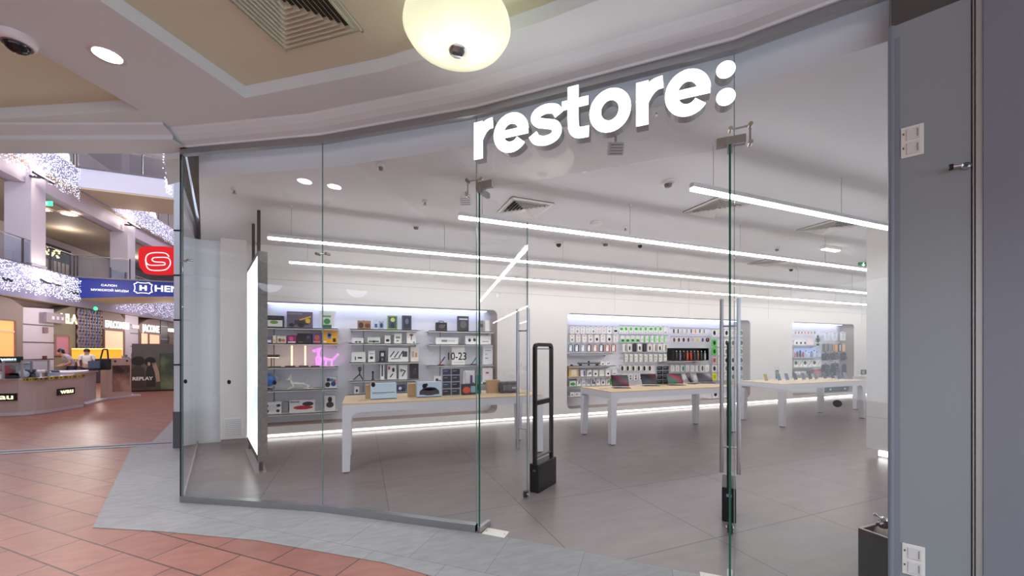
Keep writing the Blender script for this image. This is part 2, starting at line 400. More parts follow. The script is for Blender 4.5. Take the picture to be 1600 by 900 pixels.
# ---------------------------------------------------------------- glass facade
HG = 3.45
def pane(a, b, z0, z1, name, label, thick=.012, edgem=edge_lt, edges=(True, True), group=None):
    a = Vector(a); b = Vector(b); L = (b-a).length; mid = a
    t = thing(name, label, 'glass pane', v3(a, 0), 0, group); t['kind'] = 'thing'
    D = (b-a).normalized(); T = frame_T((0, 0, 0), (D.x, D.y, 0))
    m = MB(T); h = thick/2
    e = .002
    m.box(e, z0, -h, L-e, z1, h, glassc)
    m.build('sheet', t)
    for k, x in ((0, 0), (1, L)):
        if edges[k]:
            m = MB(T); m.box(x-e, z0, -h, x+e, z1, h, edgem); m.build('edge', t)
    return t, T, L
pane(P0, P1, .06, HG, 'shop_window', 'tall fixed shop glass pane at the far left corner')
pane(P1, P2, .06, HG, 'shop_window', 'tall fixed shop glass pane between corner pane and open door')
pane(P2, P3, 2.83, HG, 'transom_window', 'wide glass transom over the open doorway', edges=(True, True))
pane(P3, P4, .0, HG, 'shop_window', 'narrow fixed glass pane between doorway and grey wall', edges=(True, False))
PR = Vector((-2.46, 7.6))
pane(P0+Vector((-.01, .03)), PR, .05, HG, 'shop_window', 'side glass pane running back from the left corner', edges=(False, False))
# sill, rail and side channel
def sweep(mb, pts, prof, m):
    lines = [[(p.x, p.y, z) for p in offs(pts, o)] for o, z in prof]
    n = len(pts)
    for a, b in zip(lines, lines[1:]):
        for i in range(n-1): mb.add([a[i], a[i+1], b[i+1], b[i]], [(0, 1, 2, 3)], m)
def ring(o, z0, z1): return [(o, z0), (o, z1), (-o, z1), (-o, z0), (o, z0)]
mb = MB(); sweep(mb, [P0, P1, P2], ring(.03, 0, .06), steel)
struct(mb, 'trim_sill')
mb = MB(); sweep(mb, FAC, ring(.028, 3.445, 3.50), steel); struct(mb, 'trim_head_rail')
mb = MB(); a = P0+Vector((-.01, .03)); sweep(mb, [PR, a], ring(.012, 0, .045), alum); struct(mb, 'trim_side_channel')
mb = MB(); sweep(mb, [PR, a], ring(.012, 3.44, 3.5), darksteel); struct(mb, 'trim_side_head')
mb = MB(); mb.tube(v3(P0+Vector((-.015, .0)), 0), v3(P0+Vector((-.015, .0)), 3.45), .008, softblack, n=6); struct(mb, 'trim_corner_gasket')
# cornice and mall soffit
mb = MB(); sweep(mb, FACW, [(-.03, 3.50), (.04, 3.50), (.045, 3.515), (.10, 3.53), (.15, 3.555), (.19, 3.585), (.205, 3.60), (.205, 3.63)], mallw)
struct(mb, 'trim_cornice')
E0 = at(0, 240, 3.5); E1 = at(256, 240, 3.5); ED = (E0-E1).normalized(); EF = E1+ED*9; EN = Vector((ED.y, -ED.x))
if EN.dot(Vector((0, -1))) < 0: EN = -EN
out_line = offs(FACW, .20)
soff = [tuple(p) for p in out_line]+[(WEND.x, -8), (-10, -8), tuple(EF+EN*.35), tuple(E1+EN*.35+Vector((.1, 0)))]
cof1 = [(-.90, 3.78), (.157, 3.03), (.734, 2.53), (1.083, 2.2), (1.36, 1.91), (1.85, 1.15), (2.15, .2), (2.15, -2.4), (-4.6, -2.4), (-4.4, -.8)]
cof2 = [(-1.80, 4.31), (-3.05, 4.93), (-7.0, 6.3), (-7.0, 1.0), (-3.6, 1.0)]
mb = MB(); mb.prism(soff, 3.60, 3.85, mallw, holes=[cof1, cof2]); struct(mb, 'ceiling_mall')
for i, cf in enumerate((cof1, cof2)):
    mb = MB(); mb.prism(cf, 3.70, 3.84, coffer); struct(mb, 'ceiling_coffer_%d' % (i+1))
# beam along the atrium edge
mb = MB()
q = [E1+Vector((.25, -.1)), EF]
sweep(mb, q, [(0, 3.5), (0, 3.9)], mallw)
def quadstrip(mb, a, b, o0, z0, o1, z1, m):
    A = a+EN*o0; B = b+EN*o0; Cc = b+EN*o1; D = a+EN*o1
    mb.add([v3(A, z0), v3(B, z0), v3(Cc, z1), v3(D, z1)], [(0, 1, 2, 3)], m)
a, b = E1+Vector((.3, -.12)), EF
for o0, z0, o1, z1 in ((0, 4.6, 0, 3.5), (0, 3.5, .26, 3.5), (.26, 3.5, .26, 3.54), (.26, 3.54, .30, 3.56), (.30, 3.56, .36, 3.58), (.36, 3.58, .38, 3.66)):
    quadstrip(mb, a, b, o0, z0, o1, z1, mallw)
struct(mb, 'trim_atrium_beam')
mb = MB(); mb.prism([tuple(P(257, 3.92)), tuple(P(283, 3.86)), tuple(P(283, 4.4)), tuple(P(262, 4.5))], 3.44, 3.66, mallw); struct(mb, 'trim_corner_drop')
# clad column outside the left corner
mb = MB(); ca = P(271.5, 5.92); cb = P(300, 5.95); dd = (ca*1).normalized()
cpol = [tuple(ca), tuple(cb), tuple(cb+Vector((-.12, .75))), tuple(ca+Vector((-.05, .9)))]
mb.prism(cpol, .56, 6.0, mat('cool_clad_panel', (205, 212, 222), .4)); struct(mb, 'wall_clad_column')
mb = MB()
def grow(poly, e):
    cx = sum(p[0] for p in poly)/len(poly); cy = sum(p[1] for p in poly)/len(poly)
    return [(cx+(x-cx)*(1+e), cy+(y-cy)*(1+e)) for x, y in poly]
mb.prism(grow(cpol, .05), 0, .56, stone); struct(mb, 'baseboard_granite')
mb = MB()
for y in (360, 430, 500, 570): z = EYE-(y-HOR)/FOC*5.92; mb.prism(grow(cpol, .02), z-.012, z+.012, softblack)
struct(mb, 'trim_column_joints')

# ---------------------------------------------------------------- illuminated sign
def arc(cx, cy, r, a0, a1, n=20, ry=None):
    return [(cx+r*math.cos(math.radians(a0+(a1-a0)*i/n)), cy+(ry or r)*math.sin(math.radians(a0+(a1-a0)*i/n))) for i in range(n+1)]
def spline(pts, n=8):
    out = []; p = [pts[0]]+list(pts)+[pts[-1]]
    for i in range(1, len(p)-2):
        for k in range(n):
            t = k/n; a, b, c, d = p[i-1:i+3]
            out.append(tuple(.5*((2*b[j])+(-a[j]+c[j])*t+(2*a[j]-5*b[j]+4*c[j]-d[j])*t*t+(-a[j]+3*b[j]-3*c[j]+d[j])*t**3) for j in (0, 1)))
    out.append(pts[-1]); return out
def letter_strokes(ch, w, h, t):
    if ch in 'oe': t = min(t, .285*w)
    r = (w-t)/2; ry = (h-t)/2
    if ch == 'r':
        t = w*.46; return [([(t/2, 0), (t/2, h*.97)], t, False), (spline([(w*.20, h*.48), (w*.38, h*.67), (w*.56, h*.785), (w*.76, h*.85), (w, h*.865)]), h*.27, False)]
    if ch == 'o': return [(arc(w/2, h/2, r, 0, 360, 32, ry)[:-1], t, True)]
    if ch == 'e':
        return [(arc(w/2, h/2, r, 2, 322, 30, ry), t, False), ([(t*.5, h*.49), (w-t*.05, h*.49)], h*.19, False)]
    if ch == 's':
        return [(spline([(w*.93, h*.68), (w*.80, h*.83), (w*.52, h*.885), (w*.24, h*.83), (w*.16, h*.71), (w*.27, h*.59), (w*.52, h*.52), (w*.78, h*.44), (w*.86, h*.29), (w*.75, h*.165), (w*.48, h*.115), (w*.2, h*.18), (w*.07, h*.33)]), h*.235, False)]
    if ch == 't':
        x = w*.42
        return [(spline([(x, h*1.27), (x, h*.9), (x, h*.45), (x+t*.10, h*.24), (x+t*.5, h*.14), (w, h*.125)]), t*.95, False), ([(0, h*.855), (w*.98, h*.855)], h*.21, False)]
    if ch == ':': return [('disc', (w/2, h*.80), w/2), ('disc', (w/2, h*.235), w/2)]
SA = P2+outn(P2, P3)*.11; SB = P3+outn(P2, P3)*.11
SD = (SB-SA).normalized()
ZB, XH, TH = 3.03, .305, .083
sign = thing('shop_sign', 'large lit white letters reading restore: mounted on the glass transom', 'sign', v3(SA, ZB))
for ch, a, b in (('r', 740.5, 770), ('e', 771.5, 826), ('s', 829, 877), ('t', 878, 920), ('o', 921, 986), ('r', 994, 1036), ('e', 1039, 1111), (':', 1119, 1149.5)):
    sa, _ = on_line(a, SA, SB); sb, _ = on_line(b, SA, SB)
    T = frame_T((SD.x*sa, SD.y*sa, 0), (SD.x, SD.y, 0))
    w = sb-sa
    if ch == ':':
        for k_, s_ in enumerate(letter_strokes(ch, w, XH, TH)):
            m = MB(T); m.prism(circ(*s_[1], s_[2]), -.08, -.004, signgrey); o = m.build('colon_dot', sign); lab(o, ['upper', 'lower'][k_]+' round dot of the colon')
            f = MB(T); f.prism(circ(*s_[1], s_[2]), -.004, 0, signw); lab(f.build('lit_face', o), 'glowing white face')
        continue
    m = MB(T); f = MB(T)
    for s_ in letter_strokes(ch, w, XH, TH):
        m.stroke(s_[0], s_[1], -.08, -.004, signgrey, closed=s_[2]); f.stroke(s_[0], s_[1], -.004, 0, signw, closed=s_[2])
    o = m.build('letter', sign); lab(o, 'grey sided letter %s' % ch)
    lab(f.build('lit_face', o), 'glowing white face')
T = frame_T((0, 0, 0), (SD.x, SD.y, 0))
for s_ in (.1, .55, .95, 1.4, 1.62): m = MB(T); m.tube((s_, .10, -.1), (s_, .10, -.07), .008, steel); m.build('standoff', sign)

# ---------------------------------------------------------------- doors
def door(hinge, ud, label, side):
    L = .885
    t = thing('glass_door', label, 'door', v3(hinge, 0), 0, 'double glass doors')
    T = frame_T((0, 0, 0), (ud.x, ud.y, 0))
    m = MB(T); m.box(.004, .012, -.006, L-.004, 2.815, .006, glassc); m.build('sheet', t)
    for x in (0, L): m = MB(T); m.box(x-.003, .012, -.006, x+.003, 2.815, .006, glassedge if x == 0 or side else edge_lt); m.build('edge', t)
    for zside in (-1, 1):
        m = MB(T); m.tube((L-.10, .51, zside*.06), (L-.10, 1.92, zside*.06), .0145, steel, n=16)
        for y in (.72, 1.70): m.tube((L-.10, y, 0), (L-.10, y, zside*.06), .008, steel)
        m.build('handle', t)
    m = MB(T); m.box(-.01, 2.80, -.016, .14, 2.845, .016, steel, bev=.003); m.build('top_patch', t)
    m = MB(T); m.box(-.01, .008, -.016, .15, .05, .016, steel, bev=.003); m.build('bottom_patch', t)
    m = MB(T); m.box(L-.06, .012, -.02, L-.01, .075, .02, darksteel, bev=.004); m.tube((L-.035, .045, -.028), (L-.035, .045, .028), .016, chrome); m.build('lock', t)
    return t
UL = (at(827, 778)-at(752, 835)).normalized()
door(P2+Vector((.015, -.035)), UL, 'left glass door leaf standing open with tall bar handles', False)
RH = P3+Vector((-.0, .03)); UR = Vector(ray(1141)).normalized()
RH = P(1140.5, 2.42)
door(RH, UR, 'right glass door leaf standing open, seen edge on', True)
# patch fittings on the fixed glass
def fitting(px0, px1, y, label):
    _, q = on_line((px0+px1)/2, P2, P3)
def patch(s, z, L, label):
    D = (P3-P2).normalized(); T = frame_T((0, 0, 0), (D.x, D.y, 0)); q = P2+D*s
    t = thing('pivot_patch', label, 'door fitting', v3(q, z)); m = MB(T); m.box(-L/2, -.03, -.018, L/2, .03, .018, steel, bev=.004); m.build('plate', t)
    m = MB(T); m.tube((0, -.055, 0), (0, -.03, 0), .012, chrome); m.build('pivot_pin', t)
patch(.075, 2.865, .15, 'small steel pivot patch above hinge of the left door leaf')
patch((P3-P2).length-.02, 2.865, .17, 'steel pivot patch above the right door leaf')
def link(pts, label):
    c = Vector(pts[0]); t = thing('glass_connector', label, 'glass fitting', c)
    loc = [Vector(p)-c for p in pts]
    m = MB(); m.path(loc, .006, steel); m.build('arm', t)
    for p in loc:
        m = MB(); n = Vector((-.676, -.741, 0)); m.tube(p-n*.02, p+n*.025, .014, chrome, n=16); m.build('button', t)
def fp(px, py, A, B):
    s, q = on_line(px, A, B); d = q.x*FX+q.y*FY; return (q.x, q.y, EYE-(py-HOR)/FOC*d)
link([fp(731, 283, P1, P2), fp(753, 281, P1, P2)], 'upper chrome two point connector across seam left of doorway')
link([fp(731, 283, P1, P2), fp(731, 306, P1, P2)], 'lower chrome two point connector left of doorway')
link([fp(1141, 203, P3+(P2-P3)*.2, P3), fp(1172, 196, P3, P4), fp(1172, 224, P3, P4)], 'angled chrome three point connector above the right door')
link([fp(497, 397, P0, P1), fp(512, 397, P1, P2)], 'small chrome connector across seam of the two left panes')
link([fp(288, 408, P0, P1), fp(297, 407, P0, P1)], 'small chrome clamp on the corner of the side pane')
# floor spring covers
D = (P3-P2).normalized()
for q, w, tx in ((P2+D*.16+Vector((.02, .02)), .2, 'pale floor spring cover plate below the left door hinge'), (P3-D*.10+Vector((-.02, -.02)), .2, 'pale floor spring cover plate below the right door hinge')):
    t = thing('floor_spring_cover', tx, 'door fitting', v3(q, 0)); T = Matrix.Rotation(math.atan2(D.y, D.x), 4, 'Z')
    m = MB(T); m.box(-w/2, -.055, 0, w/2, .055, .006, C(226, 224, 214), bev=.002); m.build('plate', t)
    for x in (-w*.4, w*.4): m = MB(T); m.tube((x, 0, .006), (x, 0, .008), .006, steel); m.build('screw', t)
# round black safety dots on the glass, opening hours
k = 0
DOTS = [(291, P0, P1), (359, P0, P1), (430, P0, P1), (584, P1, P2), (664, P1, P2), (1308, P3, P4)]
names = ['nearest the left corner', 'in front of the white pillar', 'beside the tall light box', 'in front of the boxed vacuum on the table', 'above the second pale box on table', 'on the right pane beside the grey wall']
for (px, A, B), nm in zip(DOTS, names):
    s, q = on_line(px, A, B); q = q+outn(A, B)*.0075; DD = (B-A).normalized()
    m = MB(frame_T((0, 0, 0), (DD.x, DD.y, 0))); m.prism(circ(0, 0, .021, 24), 0, .001, blackp)
    tag(m.build('safety_dot', None, v3(q, 1.195)), 'round black safety dot on glass '+nm, 'sticker', 'black safety dots on the glass')
s, q = on_line(698, P1, P2); q = q+outn(P1, P2)*.008; DD = (P2-P1).normalized(); d = q.x*FX+q.y*FY
t = thing('opening_hours_decal', 'black 10-23 opening hours lettering stuck on the glass', 'sticker', v3(q, 0)); T = frame_T((0, 0, 0), (DD.x, DD.y, 0))
z = EYE-(562-HOR)/FOC*d
m = MB(T @ Matrix.Translation((0, z, 0))); text_into(m, '10-23', .088, softblack, Matrix.Identity(4), .001, bold=.001, sx=.92); m.build('numerals', t)
# mall sign across the atrium that the shop glass mirrors
def round_sign(loc, label):
    t = thing('round_blade_sign', label, 'sign', loc)
    T = frame_T((0, 0, 0), (0, 1, 0)); m = MB(T); m.prism(circ(0, 0, .42, 32), -.05, .05, mat('sign_disc_lit', (240, 240, 250), .4, emit=(235, 238, 255), es=1.0)); m.build('disc', t)
    m = MB(T); text_into(m, 'st', .5, softblack, Matrix.Translation((-.2, -.14, .055)), .01, bold=.02); m.build('letters', t)
    m = MB(); m.tube((0, 0, .42), (0, 0, 1.2), .02, steel); m.build('hanger', t)
round_sign((-11.6, .5, 3.95), 'round white lit sign across the atrium mirrored in the shop glass')

# ---------------------------------------------------------------- shop lamps
ZL = 2.87
def linear(x0, x1, Y, label):
    t = thing('linear_pendant_lamp', label, 'lamp', (x0, Y, ZL), 0, 'suspended linear lamps')
    L = x1-x0
    m = MB(); m.box(0, -.022, .012, L, .022, .05, C(225, 225, 225)); m.build('housing', t)
    m = MB(); m.box(.002, -.020, -.012, L-.002, .020, .012, ledw); m.build('diffuser', t)
    n = max(2, int(L/1.9)+1)
    for k in range(n):
        x = .25+(L-.5)*k/(n-1); m = MB(); m.tube((x, 0, .05), (x, 0, 3.30-ZL), .0025, steel, n=6); m.lathe([(.001, 3.285-ZL), (.015, 3.285-ZL), (.015, 3.3-ZL)], white, 10, T=Matrix.Translation((x, 0, 0))); m.build('cable', t)
linear(-1.04, 16.6, 6.80, 'long glowing ceiling lamp nearest the back wall')
linear(-1.06, 16.6, 5.43, 'long glowing ceiling lamp above the display tables')
linear(.93, 16.6, 3.87, 'long glowing ceiling lamp starting above the open doorway')
linear(2.60, 6.7, 2.47, 'nearest glowing ceiling lamp, right of the door')

def diffuser(cx, cy, z, s, rot, label, m1, m2, group=None, slots=6, big=False):
    t = thing('air_diffuser', label, 'vent', (cx, cy, z), rot, group); h = s/2
    m = MB(); w = s*.07
    for q in range(4):
        T = Matrix.Rotation(q*PI/2, 4, 'Z'); m.add([(-h, -h, -.008), (h, -h, -.008), (h-w, -h+w, -.008), (-h+w, -h+w, -.008), (-h, -h, 0), (h, -h, 0), (h-w, -h+w, .0), (-h+w, -h+w, .0)], [(3, 2, 1, 0), (0, 1, 5, 4), (2, 3, 7, 6)], m1, T)
        m.box(-h, -h, -.016, h, -h+w*.25, 0, m1, T); m.box(-h+w, -h+w*.9, -.018, h-w, -h+w*1.15, 0, m1, T)
    m.build('frame', t)
    m = MB(); m.box(-h+w, -h+w, -.002, h-w, h-w, 0, m2); m.build('duct_opening', t)
    m = MB(); n = slots; dz = (h-w)/n*.75
    for k in range(n):
        a = (h-w)*(1-k/n); b = a-(h-w)/n*.62
        for q in range(4):
            T = Matrix.Rotation(q*PI/2, 4, 'Z'); m.add([(-a, -a, -.005-dz), (a, -a, -.005-dz), (b, -b, -.005), (-b, -b, -.005), (-a, -a, -.003-dz), (a, -a, -.003-dz), (b, -b, -.003), (-b, -b, -.003)], [(3, 2, 1, 0), (4, 5, 6, 7), (0, 1, 5, 4)], m1, T)
    m.build('louvre', t)
    return t
dk = mat('duct_dark', (60, 58, 58), .8)
for i, (x, y, tx) in enumerate(((1.91, 4.44, 'square ceiling air diffuser above the open left door leaf'), (4.15, 3.55, 'square ceiling air diffuser partly behind the right door edge'), (6.3, 3.5, 'square ceiling air diffuser below the nearest glowing lamp'), (7.7, 5.34, 'square ceiling air diffuser furthest back in the shop'))):
    diffuser(x, y, 3.30, .55, 0, tx, white, dk, 'ceiling air diffusers in the shop')
def cpos(px, py, z=3.30): q = at(px, py, z); return (q.x, q.y, z)
def ceil_dot(px, py, r, label, cat, name, kind):
    t = thing(name, label, cat, cpos(px, py))
    m = MB(); m.lathe([(.001, -.028), (r*.8, -.026), (r, -.018), (r, 0)], C(214, 212, 210), 20); m.build('base', t)
    if kind == 'smoke': m = MB(); m.lathe([(.001, -.06), (r*.5, -.056), (r*.6, -.028)], C(120, 112, 108), 16); m.build('sensor', t)
    if kind == 'cam': m = MB(); m.ball((0, 0, -.035), r*.62, blackp); m.build('dome', t)
    if kind == 'spr': m = MB(); m.tube((0, 0, -.06), (0, 0, -.02), r*.3, C(110, 108, 106)); m.lathe([(.001, -.06), (r*.8, -.06), (r*.8, -.056), (.001, -.055)], steel, 10); m.build('nozzle', t)
ceil_dot(1044, 284, .07, 'grey smoke detector on ceiling seen through the doorway', 'detector', 'smoke_detector', 'smoke')
ceil_dot(932, 348, .09, 'flat white ceiling speaker disc behind the third lamp', 'speaker', 'ceiling_speaker', 'flat')
ceil_dot(977, 354, .03, 'tiny sprinkler head beside the ceiling speaker', 'sprinkler', 'ceiling_sprinkler', 'spr')
ceil_dot(873, 379, .07, 'small white dome camera left of the other two ceiling sensors', 'camera', 'ceiling_dome_camera', 'cam')
ceil_dot(946, 379, .07, 'small smoke detector between the two dome cameras', 'detector', 'smoke_detector', 'smoke')
ceil_dot(1000, 381, .06, 'small dark dome camera right of the middle detector', 'camera', 'ceiling_dome_camera', 'cam')
ceil_dot(595, 257, .035, 'smoke detector on ceiling in the second glass pane', 'detector', 'smoke_detector', 'smoke')
ceil_dot(366, 294, .03, 'sprinkler head on ceiling above the white left pillar', 'sprinkler', 'ceiling_sprinkler', 'spr')
ceil_dot(664, 313, .035, 'sprinkler head on ceiling left of the door seam', 'sprinkler', 'ceiling_sprinkler', 'spr')
ceil_dot(650, 352, .06, 'smoke detector on ceiling above the second lamp', 'detector', 'smoke_detector', 'smoke')
ceil_dot(1214, 387, .05, 'smoke detector above the middle of the right lamps', 'detector', 'smoke_detector', 'smoke')
ceil_dot(1236, 419, .06, 'small dome camera beyond the furthest diffuser', 'camera', 'ceiling_dome_camera', 'cam')
ceil_dot(404, 378, .05, 'small dark dome camera above the tall light box', 'camera', 'ceiling_dome_camera', 'cam')
for px, py, tx in ((728, 300, 'small square white projector hung from ceiling left of the doorway'), (962, 214, 'small square white projector hung behind the lit letters')):
    t = thing('ceiling_projector', tx, 'projector', cpos(px, py)); R_ = Matrix.Rotation(-.4, 4, 'Z')
    m = MB(R_); m.tube((0, 0, -.05), (0, 0, 0), .01, C(160, 160, 160)); m.build('bracket', t)
    m = MB(R_ @ Matrix.Translation((0, 0, -.10)) @ Matrix.Rotation(.5, 4, 'X')); m.box(-.065, -.03, -.05, .065, .03, .05, C(206, 206, 208), bev=.008); m.build('body', t)
    m = MB(R_ @ Matrix.Translation((0, 0, -.10)) @ Matrix.Rotation(.5, 4, 'X'))
    for kk in range(4): m.box(-.05, -.034, -.04+kk*.022, .05, -.030, -.03+kk*.022, C(150, 150, 154))
    m.build('grille', t)
t = thing('ceiling_emergency_light', 'short white emergency lamp on the ceiling near exit sign', 'lamp', cpos(1298, 386))
m = MB(); m.box(-.22, -.05, -.05, .22, .05, 0, white, bev=.008); m.build('housing', t); m = MB(); m.box(-.19, -.04, -.06, .19, .04, -.05, ledw); m.build('diffuser', t)
q = P(1352, 7.6); t = thing('exit_sign', 'small green running figure exit sign hanging at the partition edge', 'exit sign', (q.x, q.y, 3.18))
T = frame_T((0, 0, 0), (RX, RY, 0)); m = MB(T); m.box(-.13, -.07, -.015, .13, .07, .015, mat('exit_green', (20, 92, 66), .5, emit=(20, 120, 80), es=.35)); m.build('panel', t)
m = MB(T @ Matrix.Translation((-.05, 0, .017))); w_ = mat('exit_white', (240, 255, 245), .5, emit=(240, 255, 245), es=1.)
m.prism(circ(0, .045, .012, 10), 0, .002, w_); m.stroke([(0, .03), (-.01, -.005), (.02, -.025), (.015, -.055)], .014, 0, .002, w_); m.stroke([(-.01, -.005), (-.035, -.03), (-.055, -.03)], .012, 0, .002, w_); m.stroke([(-.035, .015), (0, .02), (.03, .01)], .010, 0, .002, w_)
m.box(.07, -.055, 0, .13, .055, .002, w_); m.build('running_figure', t)
m = MB(); m.tube((0, 0, .07), (0, 0, .12), .004, steel); m.build('hanger', t)

# ---------------------------------------------------------------- display tables
def table(x0, x1, y0, y1, label, zt=.85):
    t = thing('display_table', label, 'table', (x0, y0, 0), 0, 'white display tables with oak tops')
    W = x1-x0; Dp = y1-y0
    m = MB(); m.prism(rrect(0, 0, W, Dp, .05), zt-.018, zt, oak); lab(m.build('tabletop', t), 'light oak tabletop inlay')
    # apron with rounded inner corners running into the legs (front and back frames)
    lw = .105; ap = .095; r = .09
    def frame_poly(L):
        inner = [(L-lw, 0)]
        for k in range(7): a = math.radians(90*k/6); inner.append((L-lw-r+r*math.cos(a), zt-.018-ap-r+r*math.sin(a)))
        for k in range(7): a = math.radians(90+90*k/6); inner.append((lw+r+r*math.cos(a), zt-.018-ap-r+r*math.sin(a)))
        inner.append((lw, 0))
        return inner
    for nm, T in (('front_apron', frame_T((0, .05, 0), (1, 0, 0))), ('rear_apron', frame_T((0, Dp, 0), (1, 0, 0)))):
        inn = frame_poly(W)
        top = [(0, .55), (0, zt-.018), (W, zt-.018), (W, .55), (W-lw, .55)]+[p for p in inn[1:-1]]+[(lw, .55)]
        m = MB(T); m.prism(top, 0, .05, tblw); m.build(nm, t)
    for nm, X in (('left_rail', 0), ('right_rail', W-.05)):
        m = MB(); m.box(X, .05, .70 if False else zt-.018-ap, X+.05, Dp-.05, zt-.018, tblw); m.build(nm, t)
    for x in (0, W-lw):
        for y in (0, Dp-.105):
            m = MB(); 
            ins = .02; xa, xb = (x, x+lw-ins) if x == 0 else (x+ins, x+lw)
            ya, yb = (y, y+lw-ins) if y == 0 else (y+ins, y+lw)
            e = .0
            v = [(xa, ya, .012), (xb, ya, .012), (xb, yb, .012), (xa, yb, .012), (x, y, .55), (x+lw, y, .55), (x+lw, y+lw, .55), (x, y+lw, .55)]
            m.add(v, [(0, 3, 2, 1), (4, 5, 6, 7), (0, 1, 5, 4), (1, 2, 6, 5), (2, 3, 7, 6), (3, 0, 4, 7)], tblw)
            yy = (.05, .105) if y == 0 else (Dp-.105, Dp-.05)
            m.box(x if x else x, yy[0], .55, x+lw, yy[1], zt-.018-ap if False else .70, tblw)
            l_ = m.build('leg', t); m = MB(); m.box(xa+.01, ya+.01, 0, xb-.01, yb-.01, .012, softblack); m.build('foot_pad', l_)
    return t
TZ = .85
table(-.22, 2.50, 5.12, 6.02, 'left display table holding boxed appliances behind the glass')
table(3.68, 6.42, 5.08, 6.00, 'middle display table holding tilted tablets')
table(7.68, 10.40, 5.06, 5.98, 'right display table holding a row of phones')
table(11.72, 14.4, 5.08, 5.98, 'furthest display table, mostly hidden behind the right partition')

# ---------------------------------------------------------------- EAS gates
def gate(loc, ud, label):
    t = thing('security_gate', label, 'security gate', v3(loc, 0), 0, 'black security gates'); T = frame_T((0, 0, 0), (ud.x, ud.y, 0))
    m = MB(T); m.box(-.20, .0, -.055, .20, .30, .055, blackp, bev=.006); b = m.build('base', t)
    m = MB(T); m.box(-.15, .25, -.057, -.10, .27, -.055, C(220, 225, 235)); m.box(-.215+.015, .22, -.02, -.20, .245, .02, C(220, 225, 235)); m.build('badge', b)
    w = .20
    m = MB(T); pts = [(-.18, .30), (-.18, 1.53), (-.165, 1.555), (-.14, 1.565), (.14, 1.565), (.165, 1.555), (.18, 1.53), (.18, .30)]
    m.stroke(pts, .038, -.017, .017, blackp); m.build('hoop', t)
    m = MB(T); m.stroke([(-.155, 1.52), (-.155, .36), (.155, .36), (.155, 1.52)], .010, -.012, .012, C(70, 70, 74), closed=True); m.build('inner_coil', t)
    m = MB(T); m.box(-.18, .92, -.019, .18, .97, .019, blackp); m.build('crossbar', t)
UG = (at(867, 758)-at(844, 772)).normalized()
gate(P(849, 4.22), UG, 'black security gate standing just inside left of the doorway')
gate(P(1139, 3.53), Vector(ray(1139)).normalized(), 'black security gate seen edge on behind right door leaf')

# ---------------------------------------------------------------- light box
LN = Vector((-1.18, 5.50)); LF = Vector((-1.60, 6.83)); LD = (LF-LN).normalized(); LL = (LF-LN).length
t = thing('light_box', 'tall floor standing light box with glowing white poster face', 'light box', v3(LN, 0))
T = frame_T((0, 0, 0), (-LD.x, -LD.y, 0))     # outward normal to the left
def lbm(name, fn, parent=t): m = MB(T); fn(m); return m.build(name, parent)
fr = lbm('frame', lambda m: (m.box(-LL, .14, -.07, 0, .22, 0, darksteel), m.box(-LL, 2.66, -.07, 0, 2.72, 0, darksteel), m.box(-.03, .14, -.07, 0, 2.72, 0, darksteel), m.box(-LL, .14, -.07, -LL+.03, 2.72, 0, darksteel)))
lbm('side_cladding', lambda m: m.box(0, .14, -.10, .012, 2.72, .0, mat('weathered_grey_metal', (128, 126, 122), .55, noise=.3, nscale=25)))
lbm('back_panel', lambda m: m.box(-LL+.03, .2, -.075, -.03, 2.68, -.05, MATS['weathered_grey_metal']))
def poster_mat():
    m = bpy.data.materials.new('backlit_poster'); m.use_nodes = True; nt = m.node_tree; b = nt.nodes['Principled BSDF']
    tc = nt.nodes.new('ShaderNodeTexCoord'); n = nt.nodes.new('ShaderNodeTexNoise'); n.inputs['Scale'].default_value = 1.6
    cr = nt.nodes.new('ShaderNodeValToRGB'); el = cr.color_ramp.elements
    el[0].position = .40; el[0].color = (.45, .60, .62, 1); el[1].position = .55; el[1].color = (1, 1, 1, 1)
    nt.links.new(tc.outputs['Object'], n.inputs[0]); nt.links.new(n.outputs[0], cr.inputs[0])
    nt.links.new(cr.outputs[0], b.inputs['Emission Color']); b.inputs['Emission Strength'].default_value = 1.0
    nt.links.new(cr.outputs[0], b.inputs['Base Color']); return m
lab(lbm('poster_face', lambda m: m.box(-LL+.03, .22, -.02, -.03, 2.66, .004, poster_mat())), 'backlit white poster with faint blue green blots')
for x in (-.02, -LL+.02): lbm('leg', lambda m: (m.box(x-.02, 0, -.055, x+.02, .14, -.015, darksteel)))
lbm('floor_bar', lambda m: m.box(-LL, 0, -.09, 0, .025, .03, alum))
for x in (-.28, -LL*.68): lbm('ceiling_rod', lambda m: m.box(x-.018, 2.72, -.055, x+.018, 3.30, -.02, softblack))

# ---------------------------------------------------------------- bin and extinguisher by the grey wall
t = thing('floor_box', 'dark open topped floor box behind glass beside grey wall', 'box', v3(P(1341, 2.48), 0))
T = frame_T((0, 0, 0), (0, -1, 0))
m = MB(T); db = mat('dark_bronze_panel', (62, 56, 54), .4)
x0, x1 = 0, .50; zt = .355
m.box(x0, 0, -.015, x1, zt, 0, db); m.box(x0, 0, -.33, x1, zt, -.315, db); m.box(x0, 0, -.315, x0+.015, zt, -.015, db); m.box(x1-.015, 0, -.315, x1, zt, -.015, db); m.box(x0, 0, -.315, x1, .02, -.015, db); m.build('panel', t)
m = MB(T)
for a_ in ((x0, zt, -.015, x1, zt+.004, .002), (x0, zt, -.332, x1, zt+.004, -.315), (x0, zt, -.315, x0+.016, zt+.004, -.015)): m.box(*a_, alum)
m.build('rim', t)
t = thing('fire_extinguisher', 'cream cylinder with chrome valve head standing in dark floor box', 'extinguisher', v3(P(1380, 2.50), .02)); t.scale = (.85, .85, .80)
